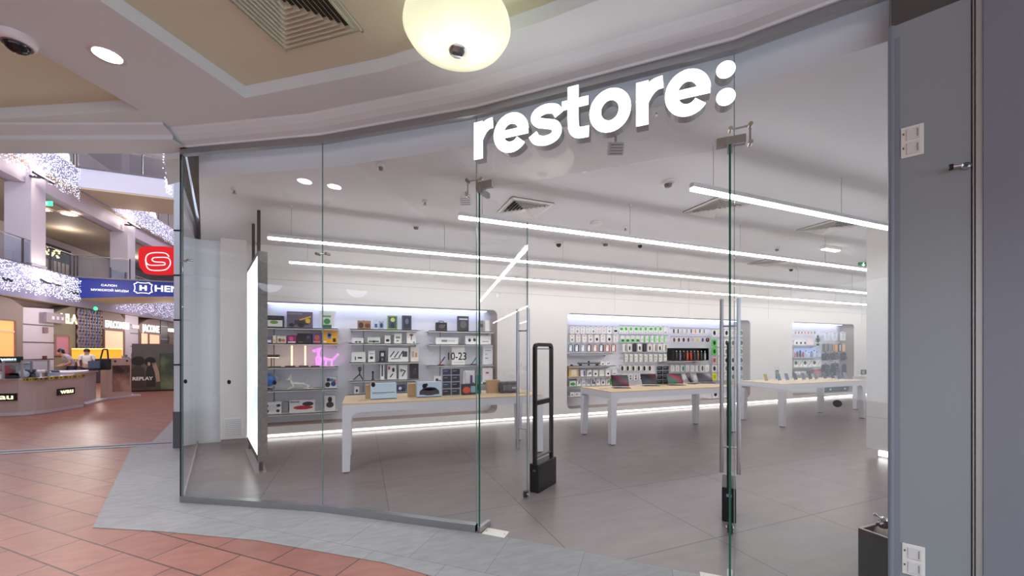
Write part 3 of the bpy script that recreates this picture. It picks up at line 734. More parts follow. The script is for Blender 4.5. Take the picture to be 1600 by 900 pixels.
m = MB(); m.lathe([(.001, 0), (.075, .005), (.08, .03), (.08, .30), (.07, .36), (.045, .40), (.03, .41), (.001, .41)], C(206, 204, 190), 24); m.build('cylinder', t)
m = MB(); m.tube((0, 0, .40), (0, 0, .46), .026, chrome); m.ball((0, 0, .47), .03, chrome); m.tube((-.07, .0, .45), (.06, 0, .46), .016, chrome); m.build('valve', t)
m = MB(); m.tube((-.02, 0, .48), (-.10, .0, .53), .010, chrome, .007); m.ball((-.105, 0, .533), .014, chrome); m.build('lever', t)
m = MB(); m.lathe([(.08, .27), (.084, .275), (.084, .32), (.08, .325)], chrome, 24); m.build('band', t)
m = MB(); m.path([(.05, 0, .46), (.10, .01, .45), (.12, .01, .38), (.11, .01, .2)], .010, blackp); m.build('hose', t)

# ---------------------------------------------------------------- mall ceiling fixtures
q = P(715, 2.28); zc = 3.385
t = thing('pendant_lamp', 'large round frosted glass disc lamp hanging above the shop entrance', 'lamp', (q.x, q.y, zc))
lampm = mat('frosted_lamp_glass', (236, 238, 214), .25, emit=(240, 244, 205), es=.09)
_nt = lampm.node_tree; _tr = _nt.nodes.new('ShaderNodeBsdfTranslucent'); _tr.inputs[0].default_value = (.92, .93, .84, 1); _mx = _nt.nodes.new('ShaderNodeMixShader'); _mx.inputs[0].default_value = .55
_nt.links.new(_nt.nodes['Principled BSDF'].outputs[0], _mx.inputs[1]); _nt.links.new(_tr.outputs[0], _mx.inputs[2]); _nt.links.new(_mx.outputs[0], _nt.nodes['Material Output'].inputs[0])
R0 = .315
m = MB(); m.lathe([(.035, -.105), (.10, -.10), (.17, -.085), (.24, -.055), (.29, -.02), (R0, .02), (.31, .05), (.28, .075), (.2, .095), (.1, .105), (.001, .108)], lampm, 48); m.build('shade', t)
m = MB(); m.lathe([(.001, -.125), (.040, -.122), (.050, -.113), (.053, -.10), (.053, -.09)], steel, 24); m.tube((-.03, 0, -.125), (.03, 0, -.125), .006, darksteel); m.build('finial', t)
m = MB(); m.tube((0, 0, .1), (0, 0, .33), .02, steel); m.lathe([(.001, .30), (.07, .31), (.08, .34)], steel, 20); m.build('stem', t)
q = at(168, 86, 3.60); t = thing('downlight', 'bright recessed round downlight in the lavender mall ceiling', 'lamp', (q.x, q.y, 3.60))
m = MB(); m.lathe([(.078, -.004), (.095, -.008), (.105, 0)], C(214, 208, 214), 32); m.build('trim_ring', t)
m = MB(); m.lathe([(.001, -.003), (.079, -.003), (.079, .0)], mat('downlight_glow', (255, 255, 255), .5, emit=(255, 250, 255), es=14), 32); m.build('lens', t)
q = at(27, 58, 3.60); t = thing('ceiling_dome_camera', 'large white dome security camera on mall ceiling at top left', 'camera', (q.x, q.y, 3.60))
m = MB(); m.lathe([(.001, -.055), (.075, -.055), (.088, -.045), (.095, -.01), (.095, 0)], C(224, 218, 222), 32); b_ = m.build('housing', t)
m = MB(); 
for a_ in (200, 230, 260): m.ball((.083*math.cos(math.radians(a_)), .083*math.sin(math.radians(a_)), -.035), .006, blackp, 8)
m.build('led_port', b_)
m = MB(); m.ball((0, 0, -.055), .062, mat('dome_black', (22, 18, 26), .12), 24, sc3=(1, 1, .85)); m.build('dome', t)
m = MB(); m.lathe([(.063, -.062), (.072, -.06), (.072, -.05)], C(110, 96, 104), 24); m.build('collar', t)
c1 = at(447, 79, 3.70); c2 = at(568, 47, 3.70); dv = (c2-c1); s_ = dv.length; dn = Vector((dv.y, -dv.x)).normalized()
cc = (c1+c2)/2+dn*s_/2
diffuser(cc.x, cc.y, 3.70, s_, math.atan2(dv.y, dv.x), 'large cream louvred air grille in the mall ceiling recess', mat('cream_grille', (206, 212, 192), .6), mat('cream_duct', (84, 78, 66), .8), slots=9)

# ---------------------------------------------------------------- goods
W_ = (238, 238, 236); K_ = (26, 26, 30); G_ = (130, 132, 136); LG = (206, 208, 210); GR = (70, 200, 60); BL = (58, 92, 170); RD = (196, 44, 48)
YE = (240, 190, 40); OR = (222, 104, 40); PK = (226, 110, 170); PU = (96, 70, 130); TE = (40, 130, 140); BE = (224, 208, 186); BR = (136, 96, 66)
def prints(m, w, h, y, pr, T=None):
    """raised print patches on the front face (plane y, facing -y) in u,v 0..1"""
    e = .0012
    for p in pr:
        k, u0, v0, u1, v1, c = p; x0, x1, z0, z1 = u0*w-w/2, u1*w-w/2, v0*h, v1*h
        mt = C(*c)
        if k == 'r': m.box(x0, y-e, z0, x1, y, z1, mt, T)
        elif k == 'e':
            TT = frame_T((0, y, 0), (1, 0, 0)); TT = (T @ TT) if T is not None else TT
            m.prism(circ((x0+x1)/2, (z0+z1)/2, (x1-x0)/2, 14, (z1-z0)/2), 0, e*1.6, mt, TT)
        elif k == 'l':
            TT = frame_T((0, y, 0), (1, 0, 0)); TT = (T @ TT) if T is not None else TT
            m.stroke([(x0, z0), (x1, z1)], h*.07, 0, e*1.3, mt, TT)
def pbox(x0, x1, z0, z1, Y, dep, col, pr, label, cat='box', name='product_box', group=None, rot=0, taper=0, tab=False):
    w = x1-x0; h = z1-z0
    m = MB(); b = min(.004, w*.05)
    m.box(-w/2, 0, 0, w/2, dep, h, C(*col), bev=b)
    # box seam: closing flap drawn as a thin raised lip on the top
    m.box(-w/2+b, dep*.1, h-.0005, w/2-b, dep*.55, h+.0008, C(*[max(0, int(v*.94)) for v in col]))
    if tab: m.box(-w*.18, dep*.5, h, w*.18, dep*.5+.002, h+.03, C(*col))
    prints(m, w, h, 0, pr)
    o = m.build(name, None, ((x0+x1)/2, Y, z0), rot)
    return tag(o, label, cat, group)
SH = {}
def shelf(px0, px1, z, label, y0=7.67, X=None):
    x0, x1 = (X_at(px0, y0), X_at(px1, y0)) if X is None else X
    t = thing('wall_shelf', label, 'shelf', (x0, 8.02, z), 0, 'white metal wall shelves')
    L = x1-x0; m = MB(); m.box(0, y0-8.02, -.016, L, 0, 0, white); m.box(0, y0-8.02, -.03, L, y0-8.02+.003, 0, white); m.build('board', t)
    for x in (.03, L-.04):
        m = MB(); m.add([(x, 0, -.016), (x, 0, -.08), (x, -.25, -.016), (x+.004, 0, -.016), (x+.004, 0, -.08), (x+.004, -.25, -.016)], [(0, 1, 2), (3, 5, 4), (0, 3, 4, 1), (1, 4, 5, 2), (2, 5, 3, 0)], LGm); m.build('bracket', t)
    return t
LGm = C(190, 192, 196)
def upright(px, z0, z1, label):
    x = X_at(px, 8.0); m = MB(); m.box(-.006, -.012, 0, .006, 0, z1-z0, C(120, 122, 128))
    for k in range(int((z1-z0)/.1)): m.box(-.002, -.0135, .04+k*.1, .002, -.012, .07+k*.1, blackp)
    tag(m.build('shelf_upright', None, (x, 8.018, z0)), label, 'shelf upright', 'slotted shelf uprights')
for px, nm in ((428, 'left'), (568, 'middle'), (688, 'right')): upright(px, .5, 2.1, 'slotted grey upright behind the %s shelves of the left niche' % nm)
zA = [1.905, 1.63, 1.215, .815, .40]; zB = [1.905, 1.64, 1.285, .945, .70]; zC = [1.90, 1.63, 1.21, .80]
PL = ['top', 'second', 'third', 'fourth', 'bottom']
for i, z in enumerate(zA): shelf(395, 528, z, '%s shelf of the left bay holding toys and gadgets' % PL[i])
for i, z in enumerate(zB): shelf(546, 655, z, '%s shelf of the middle bay in the left niche' % PL[i])
for i, z in enumerate(zC): shelf(670, 771, z, '%s shelf of the right bay in the left niche' % (PL[i] if i < 3 else 'bottom'))
def row(z, items, Y=7.77, dep=.09, where='', group=None, name='product_box'):
    for it in items:
        a, b, yt, col, pr, lb = it[:6]
        x0, x1 = X_at(a, Y), X_at(b, Y); zt = z_atY((a+b)/2, yt, Y)
        pbox(x0, x1, z, max(zt, z+.04), Y, min(dep, (x1-x0)*.8+.02), col, pr, (lb+' '+where).strip(), 'box', name, group)
# left bay
row(zA[0], [
 (410, 443, 493, K_, [('r', .25, .08, .95, .62, W_), ('e', .35, .3, .75, .6, (120, 160, 60)), ('r', .05, .75, .9, .92, (60, 60, 66))], 'black game box picturing a white and green vehicle'),
 (448, 488, 487, (112, 102, 124), [('e', .08, .05, .3, .3, K_), ('e', .42, .05, .7, .34, K_), ('r', .3, .2, .85, .48, (60, 56, 60)), ('l', .5, .5, .95, .72, YE), ('e', .72, .3, .92, .6, YE), ('r', .05, .82, .6, .93, (150, 140, 160))], 'purple grey box picturing a black and yellow racing car')],
 where='on top shelf')
def bucket(x0, x1, z0, z1, Y, label):
    w = x1-x0; h = z1-z0; m = MB(); m.add([(-w*.36, 0, 0), (w*.36, 0, 0), (w*.36, .1, 0), (-w*.36, .1, 0), (-w/2, -.01, h), (w/2, -.01, h), (w/2, .12, h), (-w/2, .12, h)], [(0, 3, 2, 1), (4, 5, 6, 7), (0, 1, 5, 4), (1, 2, 6, 5), (2, 3, 7, 6), (3, 0, 4, 7)], C(*W_))
    m.box(-w*.52, -.015, h-.02, w*.52, .125, h+.008, C(236, 244, 240))
    prints(m, w*.75, h*.85, -.011, [('e', .2, .3, .75, .7, (60, 150, 80)), ('r', .1, .05, .85, .26, (40, 110, 70)), ('r', .15, .78, .8, .92, (120, 180, 130))])
    tag(m.build('tapered_tub', None, ((x0+x1)/2, Y, z0)), label, 'tub')
bucket(X_at(499, 7.77), X_at(524, 7.77), zA[0], z_atY(512, 487, 7.77), 7.77, 'white tapered tub with green label at end of top shelf')
row(zA[1], [
 (409, 425, 526, (120, 96, 150), [('r', .1, .1, .9, .5, W_), ('e', .2, .4, .6, .9, (60, 40, 90))], 'small purple toy box, leftmost'),
 (426, 431.5, 524, (235, 232, 214), [('r', .2, .2, .8, .5, YE)], 'narrow cream and yellow box'),
 (432.5, 447, 525, (232, 222, 212), [('e', .15, .2, .5, .7, BR), ('e', .5, .2, .9, .6, (200, 120, 110))], 'cream box with brown dots'),
 (448.5, 463, 524, (150, 40, 110), [('e', .2, .3, .7, .9, (230, 90, 150)), ('r', .1, .08, .9, .25, W_)], 'magenta box'),
 (464.5, 487, 521, (28, 26, 36), [('r', .65, .5, .9, .75, (90, 80, 150)), ('r', .08, .1, .4, .18, G_)], 'wide black box'),
 (488.5, 502, 521, (110, 70, 160), [('e', .2, .35, .8, .85, OR), ('r', .1, .08, .9, .28, (230, 120, 80))], 'purple and orange box'),
 (503.5, 527, 516, (244, 178, 30), [('e', .32, .35, .62, .85, (80, 140, 220)), ('e', .38, .5, .56, .75, PK), ('r', .7, .12, .9, .4, (60, 40, 30)), ('r', .08, .08, .3, .2, W_)], 'large yellow box with a blue and pink figure')],
 where='on second shelf of left bay')
# third shelf : lamps
def X7(px): return X_at(px, 7.8)
t = thing('desk_lamp', 'black shaded table lamp glowing at left of third shelf', 'lamp', (X7(424), 7.80, zA[2]))
m = MB(); m.box(-.13, -.05, .17, .12, .05, .215, C(58, 48, 42), bev=.006); m.build('shade', t); m = MB(); m.box(-.12, -.04, .163, .11, .04, .17, mat('warm_lamp', (255, 220, 180), .5, emit=(255, 205, 150), es=2)); m.build('diffuser', t)
m = MB(); m.tube((0, 0, .01), (0, 0, .17), .008, blackp); m.build('stem', t); m = MB(); m.lathe([(.001, .012), (.06, .01), (.065, 0)], blackp, 20); m.build('base', t)
warmtube = mat('warm_tube', (255, 225, 190), .5, emit=(255, 200, 140), es=1.6)
for px, nm in ((456, 'left'), (477, 'right')):
    t = thing('light_bar', 'upright glowing warm light bar, %s of the pair on third shelf' % nm, 'lamp', (X7(px), 7.80, zA[2]), 0, 'pair of warm light bars')
    m = MB(); m.box(-.012, -.012, .02, .012, .012, .375, warmtube, bev=.004); m.build('tube', t)
    m = MB(); m.box(-.10 if nm == 'left' else -.10, -.05, 0, .05, .05, .018, blackp, bev=.004); m.build('base', t)
for px, nm in ((433, 'below the black lamp'), (493, 'beside the pink dog lamp')):
    t = thing('remote_control', 'slim dark remote lying on third shelf '+nm, 'remote', (X7(px), 7.74, zA[2]))
    m = MB(); m.box(-.07, -.02, 0, .07, .02, .014, softblack, bev=.004); m.build('body', t)
    m = MB(); 
    for k in range(4): m.tube((-.04+k*.025, 0, .014), (-.04+k*.025, 0, .016), .005, G_m if False else C(150, 150, 150), n=8)
    m.build('button', t)
pinkglow = mat('pink_neon', (235, 170, 240), .5, emit=(226, 140, 236), es=.55)
def neon_dog(px, s, label, stand):
    t = thing('dog_lamp', label, 'lamp', (X7(px), 7.82, zA[2]), 0, 'pink balloon style dog lamps')
    m = MB()
    if stand:   # upright sitting dog
        m.tube((0, 0, .02), (0, 0, .26), .026, pinkglow); m.ball((-.005, 0, .29), .045, pinkglow); m.ball((-.06, 0, .285), .03, pinkglow); m.tube((-.05, 0, .285), (-.10, 0, .28), .022, pinkglow); m.ball((.035, 0, .33), .022, pinkglow)
        m.ball((.0, 0, .15), .045, pinkglow); m.tube((.02, 0, .02), (.05, 0, .16), .02, pinkglow); m.tube((-.02, 0, .02), (-.03, 0, .16), .02, pinkglow)
    else:
        m.tube((-.09, 0, .13), (.05, 0, .11), .026, pinkglow); m.tube((.05, 0, .11), (.12, 0, .20), .02, pinkglow); m.ball((.13, 0, .21), .026, pinkglow); m.ball((-.09, 0, .14), .03, pinkglow)
        for x in (-.07, .03): m.tube((x, -.015, 0.01), (x+.01, -.01, .12), .016, pinkglow); m.tube((x, .02, 0.01), (x+.01, .01, .12), .016, pinkglow)
    m.build('body', t); m = MB(); m.box(-.06, -.04, 0, .08, .04, .01, white, bev=.003); m.build('base', t)
neon_dog(497, 1, 'pink glowing dog lamp sitting upright on third shelf', True)
neon_dog(515, 1, 'pink glowing dog lamp lying low on third shelf', False)
# fourth shelf
t = thing('globe', 'blue desk globe with green land at left of fourth shelf', 'globe', (X7(419), 7.80, zA[3]))
def globe_mat():
    m = bpy.data.materials.new('globe_map'); m.use_nodes = True; nt = m.node_tree; b = nt.nodes['Principled BSDF']
    tc = nt.nodes.new('ShaderNodeTexCoord'); n = nt.nodes.new('ShaderNodeTexNoise'); n.inputs['Scale'].default_value = 9; n.inputs['Detail'].default_value = 3
    cr = nt.nodes.new('ShaderNodeValToRGB'); cr.color_ramp.interpolation = 'CONSTANT'; el = cr.color_ramp.elements
    el[0].color = (.01, .16, .55, 1); el[1].position = .55; el[1].color = (.25, .42, .10, 1)
    nt.links.new(tc.outputs['Object'], n.inputs[0]); nt.links.new(n.outputs[0], cr.inputs[0]); nt.links.new(cr.outputs[0], b.inputs[0]); b.inputs['Roughness'].default_value = .3; return m
m = MB(); m.ball((0, 0, .175), .115, globe_mat(), 24); m.build('sphere', t)
m = MB(); m.path([(.0+.135*math.sin(a), 0, .175+.135*math.cos(a)) for a in [math.radians(10+k*15) for k in range(12)]], .006, C(200, 202, 205)); m.build('meridian_arm', t)
m = MB(); m.lathe([(.001, .035), (.02, .03), (.07, .015), (.075, 0)], C(60, 62, 70), 20); m.build('base', t)
t = thing('robot_dog', 'white robot dog figure crouching on fourth shelf', 'robot dog', (X7(463), 7.80, zA[3]))
m = MB(); m.tube((-.06, 0, .10), (.10, 0, .085), .038, white, .032, n=16); m.ball((-.06, 0, .10), .04, white); m.ball((.10, 0, .085), .036, white); m.build('body', t)
m = MB(); m.tube((-.07, 0, .12), (-.10, 0, .17), .022, white); m.ball((-.115, 0, .19), .045, white, sc3=(1.1, .9, .85)); m.ball((-.15, 0, .18), .022, white); m.tube((-.10, .02, .22), (-.085, .025, .26), .012, white, .005); m.tube((-.10, -.02, .22), (-.085, -.025, .26), .012, white, .005); m.build('head', t)
for x, x2 in ((-.06, -.10), (.10, .15)):
    for y in (-.035, .035): m = MB(); m.path([(x, y, .09), (x2+.06, y, .05), (x2-.02, y, .012)], .014, white); m.ball((x2-.02, y, .014), .014, white); m.build('leg', t)
m = MB(); m.path([(.12, 0, .10), (.16, 0, .13), (.17, 0, .17)], .008, white); m.build('tail', t)
m = MB(); m.ball((-.13, -.036, .20), .007, blackp); m.ball((-.155, -.012, .185), .006, blackp); m.build('eye', t)
t = thing('charging_dock', 'small white dock beside the robot dog', 'dock', (X7(484), 7.78, zA[3])); m = MB(); m.box(-.04, -.03, 0, .04, .03, .022, white, bev=.005); m.build('body', t); m = MB(); m.box(-.02, -.02, .022, .02, .02, .026, LGm); m.build('pad', t)
pbox(X7(508), X7(526), zA[3], z_atY(516, 589, 7.78), 7.78, .1, (216, 222, 230), [('e', .02, .08, .45, .55, K_), ('e', .5, .15, .95, .6, (40, 70, 130)), ('r', .4, .6, .7, .85, (60, 120, 190)), ('e', .7, .5, .95, .8, OR), ('r', .15, .6, .4, .9, K_)], 'box picturing a black, white and blue ball robot, fourth shelf')
row(zA[4], [
 (411, 440, 628, (226, 226, 228), [('e', .2, .2, .8, .8, LG), ('r', .25, .3, .75, .65, K_), ('e', .1, .55, .3, .8, K_), ('e', .7, .55, .95, .8, K_), ('e', .12, .1, .32, .35, K_), ('e', .7, .1, .9, .35, K_)], 'white box picturing a four rotor drone'),
 (441, 450, 628, (150, 152, 156), [('r', .1, .1, .9, .2, G_)], 'plain grey box between the drone and boat boxes'),
 (452, 492, 625, (228, 228, 230), [('e', .15, .22, .92, .55, RD), ('e', .5, .5, .95, .85, (40, 44, 60)), ('r', .04, .8, .4, .92, G_)], 'long box picturing a red speedboat'),
 (507, 524, 618, W_, [('e', .3, .55, .7, .92, K_), ('e', .15, .2, .85, .6, (50, 50, 60)), ('r', .4, .3, .6, .5, W_)], 'white box picturing a black robot')],
 where='on bottom shelf')
# middle bay
row(zB[0], [
 (558.5, 579.5, 501, (170, 128, 92), [('e', .08, .1, .45, .8, (70, 50, 44)), ('e', .55, .15, .95, .7, (110, 60, 40))], 'brown box picturing wooden pieces'),
 (584, 591, 500, (214, 226, 234), [('r', .2, .2, .8, .6, BL)], 'small pale blue box'), (592, 600, 502, (170, 190, 214), [('e', .2, .2, .8, .8, (40, 60, 110))], 'small darker blue box'),
 (605.5, 621, 493, (150, 180, 90), [('r', .1, .1, .9, .9, (60, 84, 110)), ('e', .3, .55, .75, .85, (210, 220, 110)), ('e', .3, .1, .7, .5, (30, 40, 60))], 'green and yellow picture box'),
 (628.5, 643, 493, (62, 70, 90), [('r', .15, .15, .85, .85, (36, 38, 54)), ('e', .3, .4, .7, .8, (110, 116, 150))], 'dark blue grey box')],
 where='on top shelf of middle bay')
row(zB[1], [
 (550, 568, 528, W_, [('e', .25, .1, .5, .4, K_), ('e', .55, .1, .8, .4, K_)], 'low white box with two black lenses'),
 (574, 594, 527, (214, 224, 216), [('r', .1, .2, .9, .45, (60, 110, 90)), ('e', .4, .1, .6, .5, K_)], 'low pale green box'),
 (601, 610, 524, W_, [('e', .2, .2, .85, .55, K_)], 'white box with a round black lens'),
 (616, 627.5, 521, W_, [('r', .2, .5, .8, .7, (110, 150, 110)), ('r', .3, .2, .6, .35, G_)], 'white box with green band'),
 (635.5, 650, 519, W_, [('e', .3, .65, .7, .85, (150, 60, 50)), ('r', .46, .3, .54, .7, K_), ('r', .7, .06, .85, .16, K_)], 'taller white box with a black microphone picture')],
 where='on second shelf of middle bay')
row(zB[2], [
 (549, 571, 550, W_, [('r', .25, .2, .32, .55, K_), ('r', .45, .35, .75, .5, K_)], 'white box with small black gadget'),
 (575, 586, 548, W_, [('e', .25, .25, .75, .5, K_), ('r', .2, .7, .8, .76, G_)], 'narrow white box with round black gadget'),
 (593, 602.5, 548, K_, [('r', .25, .5, .7, .8, LG), ('e', .3, .1, .6, .35, G_)], 'black box with pale picture'),
 (606.5, 638, 543.5, W_, [('l', .1, .35, .3, .75, K_), ('l', .3, .3, .52, .75, K_), ('l', .52, .3, .74, .8, K_), ('r', .7, .35, .95, .75, (70, 72, 78)), ('l', .15, .2, .6, .25, G_)], 'large white box with four slanted black bars'),
 (641.5, 654, 542, (236, 226, 214), [('r', .15, .3, .45, .7, (200, 170, 150)), ('r', .55, .3, .85, .6, (190, 150, 130))], 'cream box with pale brown pictures')],
 where='on third shelf of middle bay')
row(zB[3], [
 (594, 600.5, 567, W_, [('r', .35, .2, .65, .9, K_)], 'tall slim white box with black rod'),
 (605.5, 619.5, 570, W_, [('e', .05, .65, .3, .9, RD), ('l', .3, .15, .6, .4, K_), ('e', .5, .5, .8, .8, K_)], 'white box with red spot'),
 (623, 636.5, 570, W_, [('l', .2, .7, .8, .55, K_), ('l', .4, .2, .75, .55, K_), ('e', .15, .5, .45, .7, G_)], 'white box with folding black stand'),
 (641, 654, 568, (38, 38, 46), [('r', .3, .3, .7, .7, (60, 60, 76)), ('e', .55, .55, .7, .7, (170, 60, 80))], 'black box at right end')],
 where='on fourth shelf of middle bay')
def tripod(px, h, sp, z, label, cam_=True):
    t = thing('mini_tripod', label, 'tripod', (X7(px), 7.80, z))
    for k in range(3):
        a = math.radians(-90+120*k+30); m = MB(); m.tube((sp*math.cos(a), sp*math.sin(a)*.6, .006), (0, 0, h*.45), .007, blackp, .011); m.build('leg', t)
    m = MB(); m.tube((0, 0, h*.4), (0, 0, h*.75), .012, blackp); m.ball((0, 0, h*.72), .018, blackp); m.build('column', t)
    if cam_: m = MB(); m.box(-.028, -.03, h*.75, .028, .03, h, blackp, bev=.006); m.tube((0, -.045, h*.88), (0, -.03, h*.88), .018, darksteel); m.build('camera_head', t)
tripod(562, .245, .115, zB[3], 'black splayed mini tripod with camera on fourth shelf')
t = thing('action_camera_grip', 'small black upright camera grip beside the mini tripod', 'camera grip', (X7(582.5), 7.8, zB[3]))
m = MB(); m.lathe([(.001, .012), (.035, .01), (.036, 0)], blackp, 16); m.tube((0, 0, 0), (0, 0, .12), .014, blackp); m.build('grip', t); m = MB(); m.box(-.018, -.02, .12, .018, .02, .165, blackp, bev=.004); m.build('head', t)
row(zB[4], [(553.5, 561, 603, W_, [('e', .3, .15, .75, .55, K_)], 'small white box with black spot'), (620, 633, 602, (60, 80, 130), [('e', .2, .3, .6, .8, W_), ('r', .6, .1, .9, .5, (30, 40, 70))], 'small blue box'),
 (636, 652, 597, W_, [('r', .1, .2, .9, .3, G_)], 'white box behind the tall kraft bag')], where='on bottom shelf of middle bay')
# right bay
row(zC[0], [(715.5, 732.5, 494, (56, 54, 58), [('e', .2, .2, .8, .7, (100, 98, 104)), ('r', .1, .75, .9, .85, LG)], 'dark picture box'), (749, 756, 501, G_, [('r', .2, .4, .8, .7, K_)], 'small grey box'), (758, 765, 500, W_, [], 'small white box at right end')], where='on top shelf of right bay')
t = thing('carry_case', 'black carry case with handle on top shelf of right bay', 'case', (X7(690), 7.78, zC[0]))
m = MB(); m.box(-.11, 0, 0, .11, .12, .175, softblack, bev=.012); m.build('body', t)
m = MB(); prints(m, .2, .17, -.001, [('r', .05, .1, .95, .16, (120, 60, 50)), ('e', .2, .3, .8, .8, (90, 88, 92)), ('l', .2, .5, .8, .7, LG)]); m.build('front_graphic', t)
m = MB(); m.path([(-.05, .06, .17), (-.045, .06, .205), (.045, .06, .205), (.05, .06, .17)], .007, blackp); m.build('handle', t)
row(zC[1], [(681, 716, 527, W_, [('r', .25, .35, .5, .65, G_), ('r', .52, .4, .85, .6, LG)], 'long white box'), (727, 749, 525, W_, [('e', .2, .3, .4, .7, K_), ('e', .55, .35, .75, .75, (60, 60, 60))], 'white box with two black dots'), (750, 767, 525, W_, [('r', .2, .3, .8, .4, G_)], 'white box at right end')], where='on second shelf of right bay')
row(zC[2], [(706, 726, 541, (240, 238, 234), [('r', .1, .1, .9, .16, LG)], 'tall white box behind the desk lamp'), (755, 770, 539, (238, 240, 246), [('r', .2, .7, .8, .74, G_), ('r', .2, .5, .45, .54, G_), ('r', .2, .3, .5, .34, K_)], 'tall white box printed with small icons')], where='on third shelf of right bay')
for px, c, nm in ((689, (60, 66, 130), 'dark blue and red folding desk lamp on third shelf of right bay'), (739, TE, 'teal folding desk lamp on third shelf of right bay')):
    t = thing('desk_lamp', nm, 'lamp', (X7(px), 7.76, zC[2]))
    m = MB(); m.box(-.07, -.04, 0, .06, .04, .012, blackp, bev=.003); m.build('base', t); m = MB(); m.tube((-.04, 0, .012), (.03, 0, .10), .011, C(*((170, 50, 50) if c != TE else TE))); m.build('lower_arm', t)
    m = MB(); m.tube((.03, 0, .10), (.075, 0, .17), .016, C(*c), .012); m.ball((.03, 0, .10), .016, C(*c)); m.build('upper_arm', t)
row(zC[3], [(678, 690, 588, W_, [('e', .2, .3, .6, .8, (80, 60, 60)), ('r', .6, .2, .9, .6, BR)], 'white box with brown picture'), (724.5, 742, 580, W_, [('r', .4, .1, .9, .8, (110, 90, 160))], 'white box with violet stripe'), (754, 770, 575, (240, 238, 236), [('r', .3, .65, .6, .75, RD), ('r', .2, .2, .8, .24, G_)], 'tall white box with small red mark'), (748, 760, 599, W_, [], 'low white box')], where='on bottom shelf of right bay', Y=7.72)
# ---- goods on the left table
def tbox(a, b, yt, Y, dep, col, pr, lb, cat='box', name='product_box', z=TZ, rot=0):
    x0, x1 = X_at(a, Y), X_at(b, Y); zt = z_atY((a+b)/2, yt, Y)
    return pbox(x0, x1, z, zt, Y, dep, col, pr, lb, cat, name, None, rot)
SKY = (196, 220, 240)
tbox(579, 619.5, 599, 5.42, .14, SKY, [('r', .06, .40, .94, .44, (90, 96, 110)), ('r', .06, .34, .6, .36, (140, 150, 170)), ('r', 0, 0, 1, .05, (40, 60, 100))], 'pale blue appliance box with printed line of text on left table')
tbox(651.5, 690, 597, 5.42, .14, SKY, [('e', .10, .12, .9, .62, (44, 50, 66)), ('r', .1, .18, .9, .34, (44, 50, 66)), ('e', .2, .42, .8, .68, (80, 90, 112)), ('r', .3, .22, .7, .27, W_), ('r', 0, 0, 1, .05, (40, 60, 100)), ('e', .3, .72, .44, .92, K_)], 'pale blue appliance box picturing a dark machine on left table')
def bag(px0, px1, yt, Y, label, dep=.10):
    x0, x1 = X_at(px0, Y), X_at(px1, Y); h = z_atY((px0+px1)/2, yt, Y)-TZ; w = x1-x0
    t = thing('paper_bag', label, 'bag', ((x0+x1)/2, Y, TZ), 0, 'kraft paper bags on the left table')
    m = MB(); h1 = h
    m.add([(-w/2, 0, 0), (w/2, 0, 0), (w/2, dep, 0), (-w/2, dep, 0), (-w/2, 0, h1), (w/2, 0, h1), (w/2, dep, h1), (-w/2, dep, h1), (-w*.46, dep*.5, h1-.02), (w*.46, dep*.5, h1-.02)], [(0, 3, 2, 1), (0, 1, 5, 4), (1, 2, 6, 9, 5), (2, 3, 7, 6), (3, 0, 4, 8, 7), (4, 5, 9, 8), (6, 7, 8, 9)], kraft); m.build('body', t)
    m = MB(); m.box(-w/2, -.001, h1*.93, w/2, 0, h1*.96, C(170, 134, 92)); m.build('fold_line', t)
bag(571, 578.5, 602, 5.55, 'narrow kraft bag left of the first pale blue box')
bag(638, 650.5, 600, 5.55, 'kraft bag between the two pale blue boxes')
bag(762.5, 781, 594, 5.60, 'wide kraft bag left of the black box at table end')
t = thing('display_stand', 'dark grid of small screens standing on left table', 'display', ((X_at(691, 5.5)+X_at(719, 5.5))/2, 5.5, TZ))
w = X_at(719, 5.5)-X_at(691, 5.5); h = z_atY(705, 576, 5.5)-TZ
def grid_display(t, w, h, rows, cols, pal):
    m = MB(); m.box(-w/2, 0, 0, w/2, .03, h, C(170, 176, 190)); m.build('backboard', t)
    for r in range(rows):
        for c in range(cols):
            m = MB(); a = w/cols; b = h/rows; x = -w/2+c*a; z = r*b+.006
            m.box(x+a*.06, -.006, z+b*.06, x+a*.94, 0, z+b*.9, C(*pal[(r*cols+c) % len(pal)])); m.box(x+a*.15, -.008, z+b*.55, x+a*.6, -.006, z+b*.65, C(150, 160, 190)); m.build('panel', t)
grid_display(t, w, h, 4, 2, [(30, 34, 44), (40, 44, 58), (50, 60, 90), (26, 28, 36)])
tbox(722, 744, 600, 5.5, .08, (44, 48, 54), [('e', .05, .15, .6, .75, (214, 84, 44)), ('r', .62, .2, .95, .8, (120, 180, 190))], 'dark box picturing an orange ball on left table')
tbox(727, 742, 579, 5.60, .05, (226, 226, 232), [('r', .5, .1, .75, .8, PU), ('e', .7, .2, .95, .5, (120, 60, 60))], 'tall white box with violet picture standing behind the orange ball box')
tbox(744, 752, 586, 5.58, .06, (44, 120, 120), [('r', .2, .2, .8, .5, (20, 60, 66))], 'slim teal box beside the orange ball box on left table')
t = thing('air_fryer', 'black boxy kitchen appliance at right end of left table', 'appliance', (X_at(797, 5.5), 5.5, TZ))
w = X_at(812, 5.5)-X_at(782, 5.5); h = z_atY(797, 597, 5.5)-TZ
m = MB(); m.box(-w/2, 0, .01, w/2, .2, h, C(52, 52, 56), bev=.018); m.build('body', t)
m = MB(); m.box(-w*.35, -.01, h*.25, w*.3, 0, h*.75, C(96, 96, 100), bev=.004); m.build('window', t); m = MB(); m.box(w*.05, -.03, h*.4, w*.4, -.012, h*.55, steel, bev=.004); m.build('handle', t)
m = MB(); 
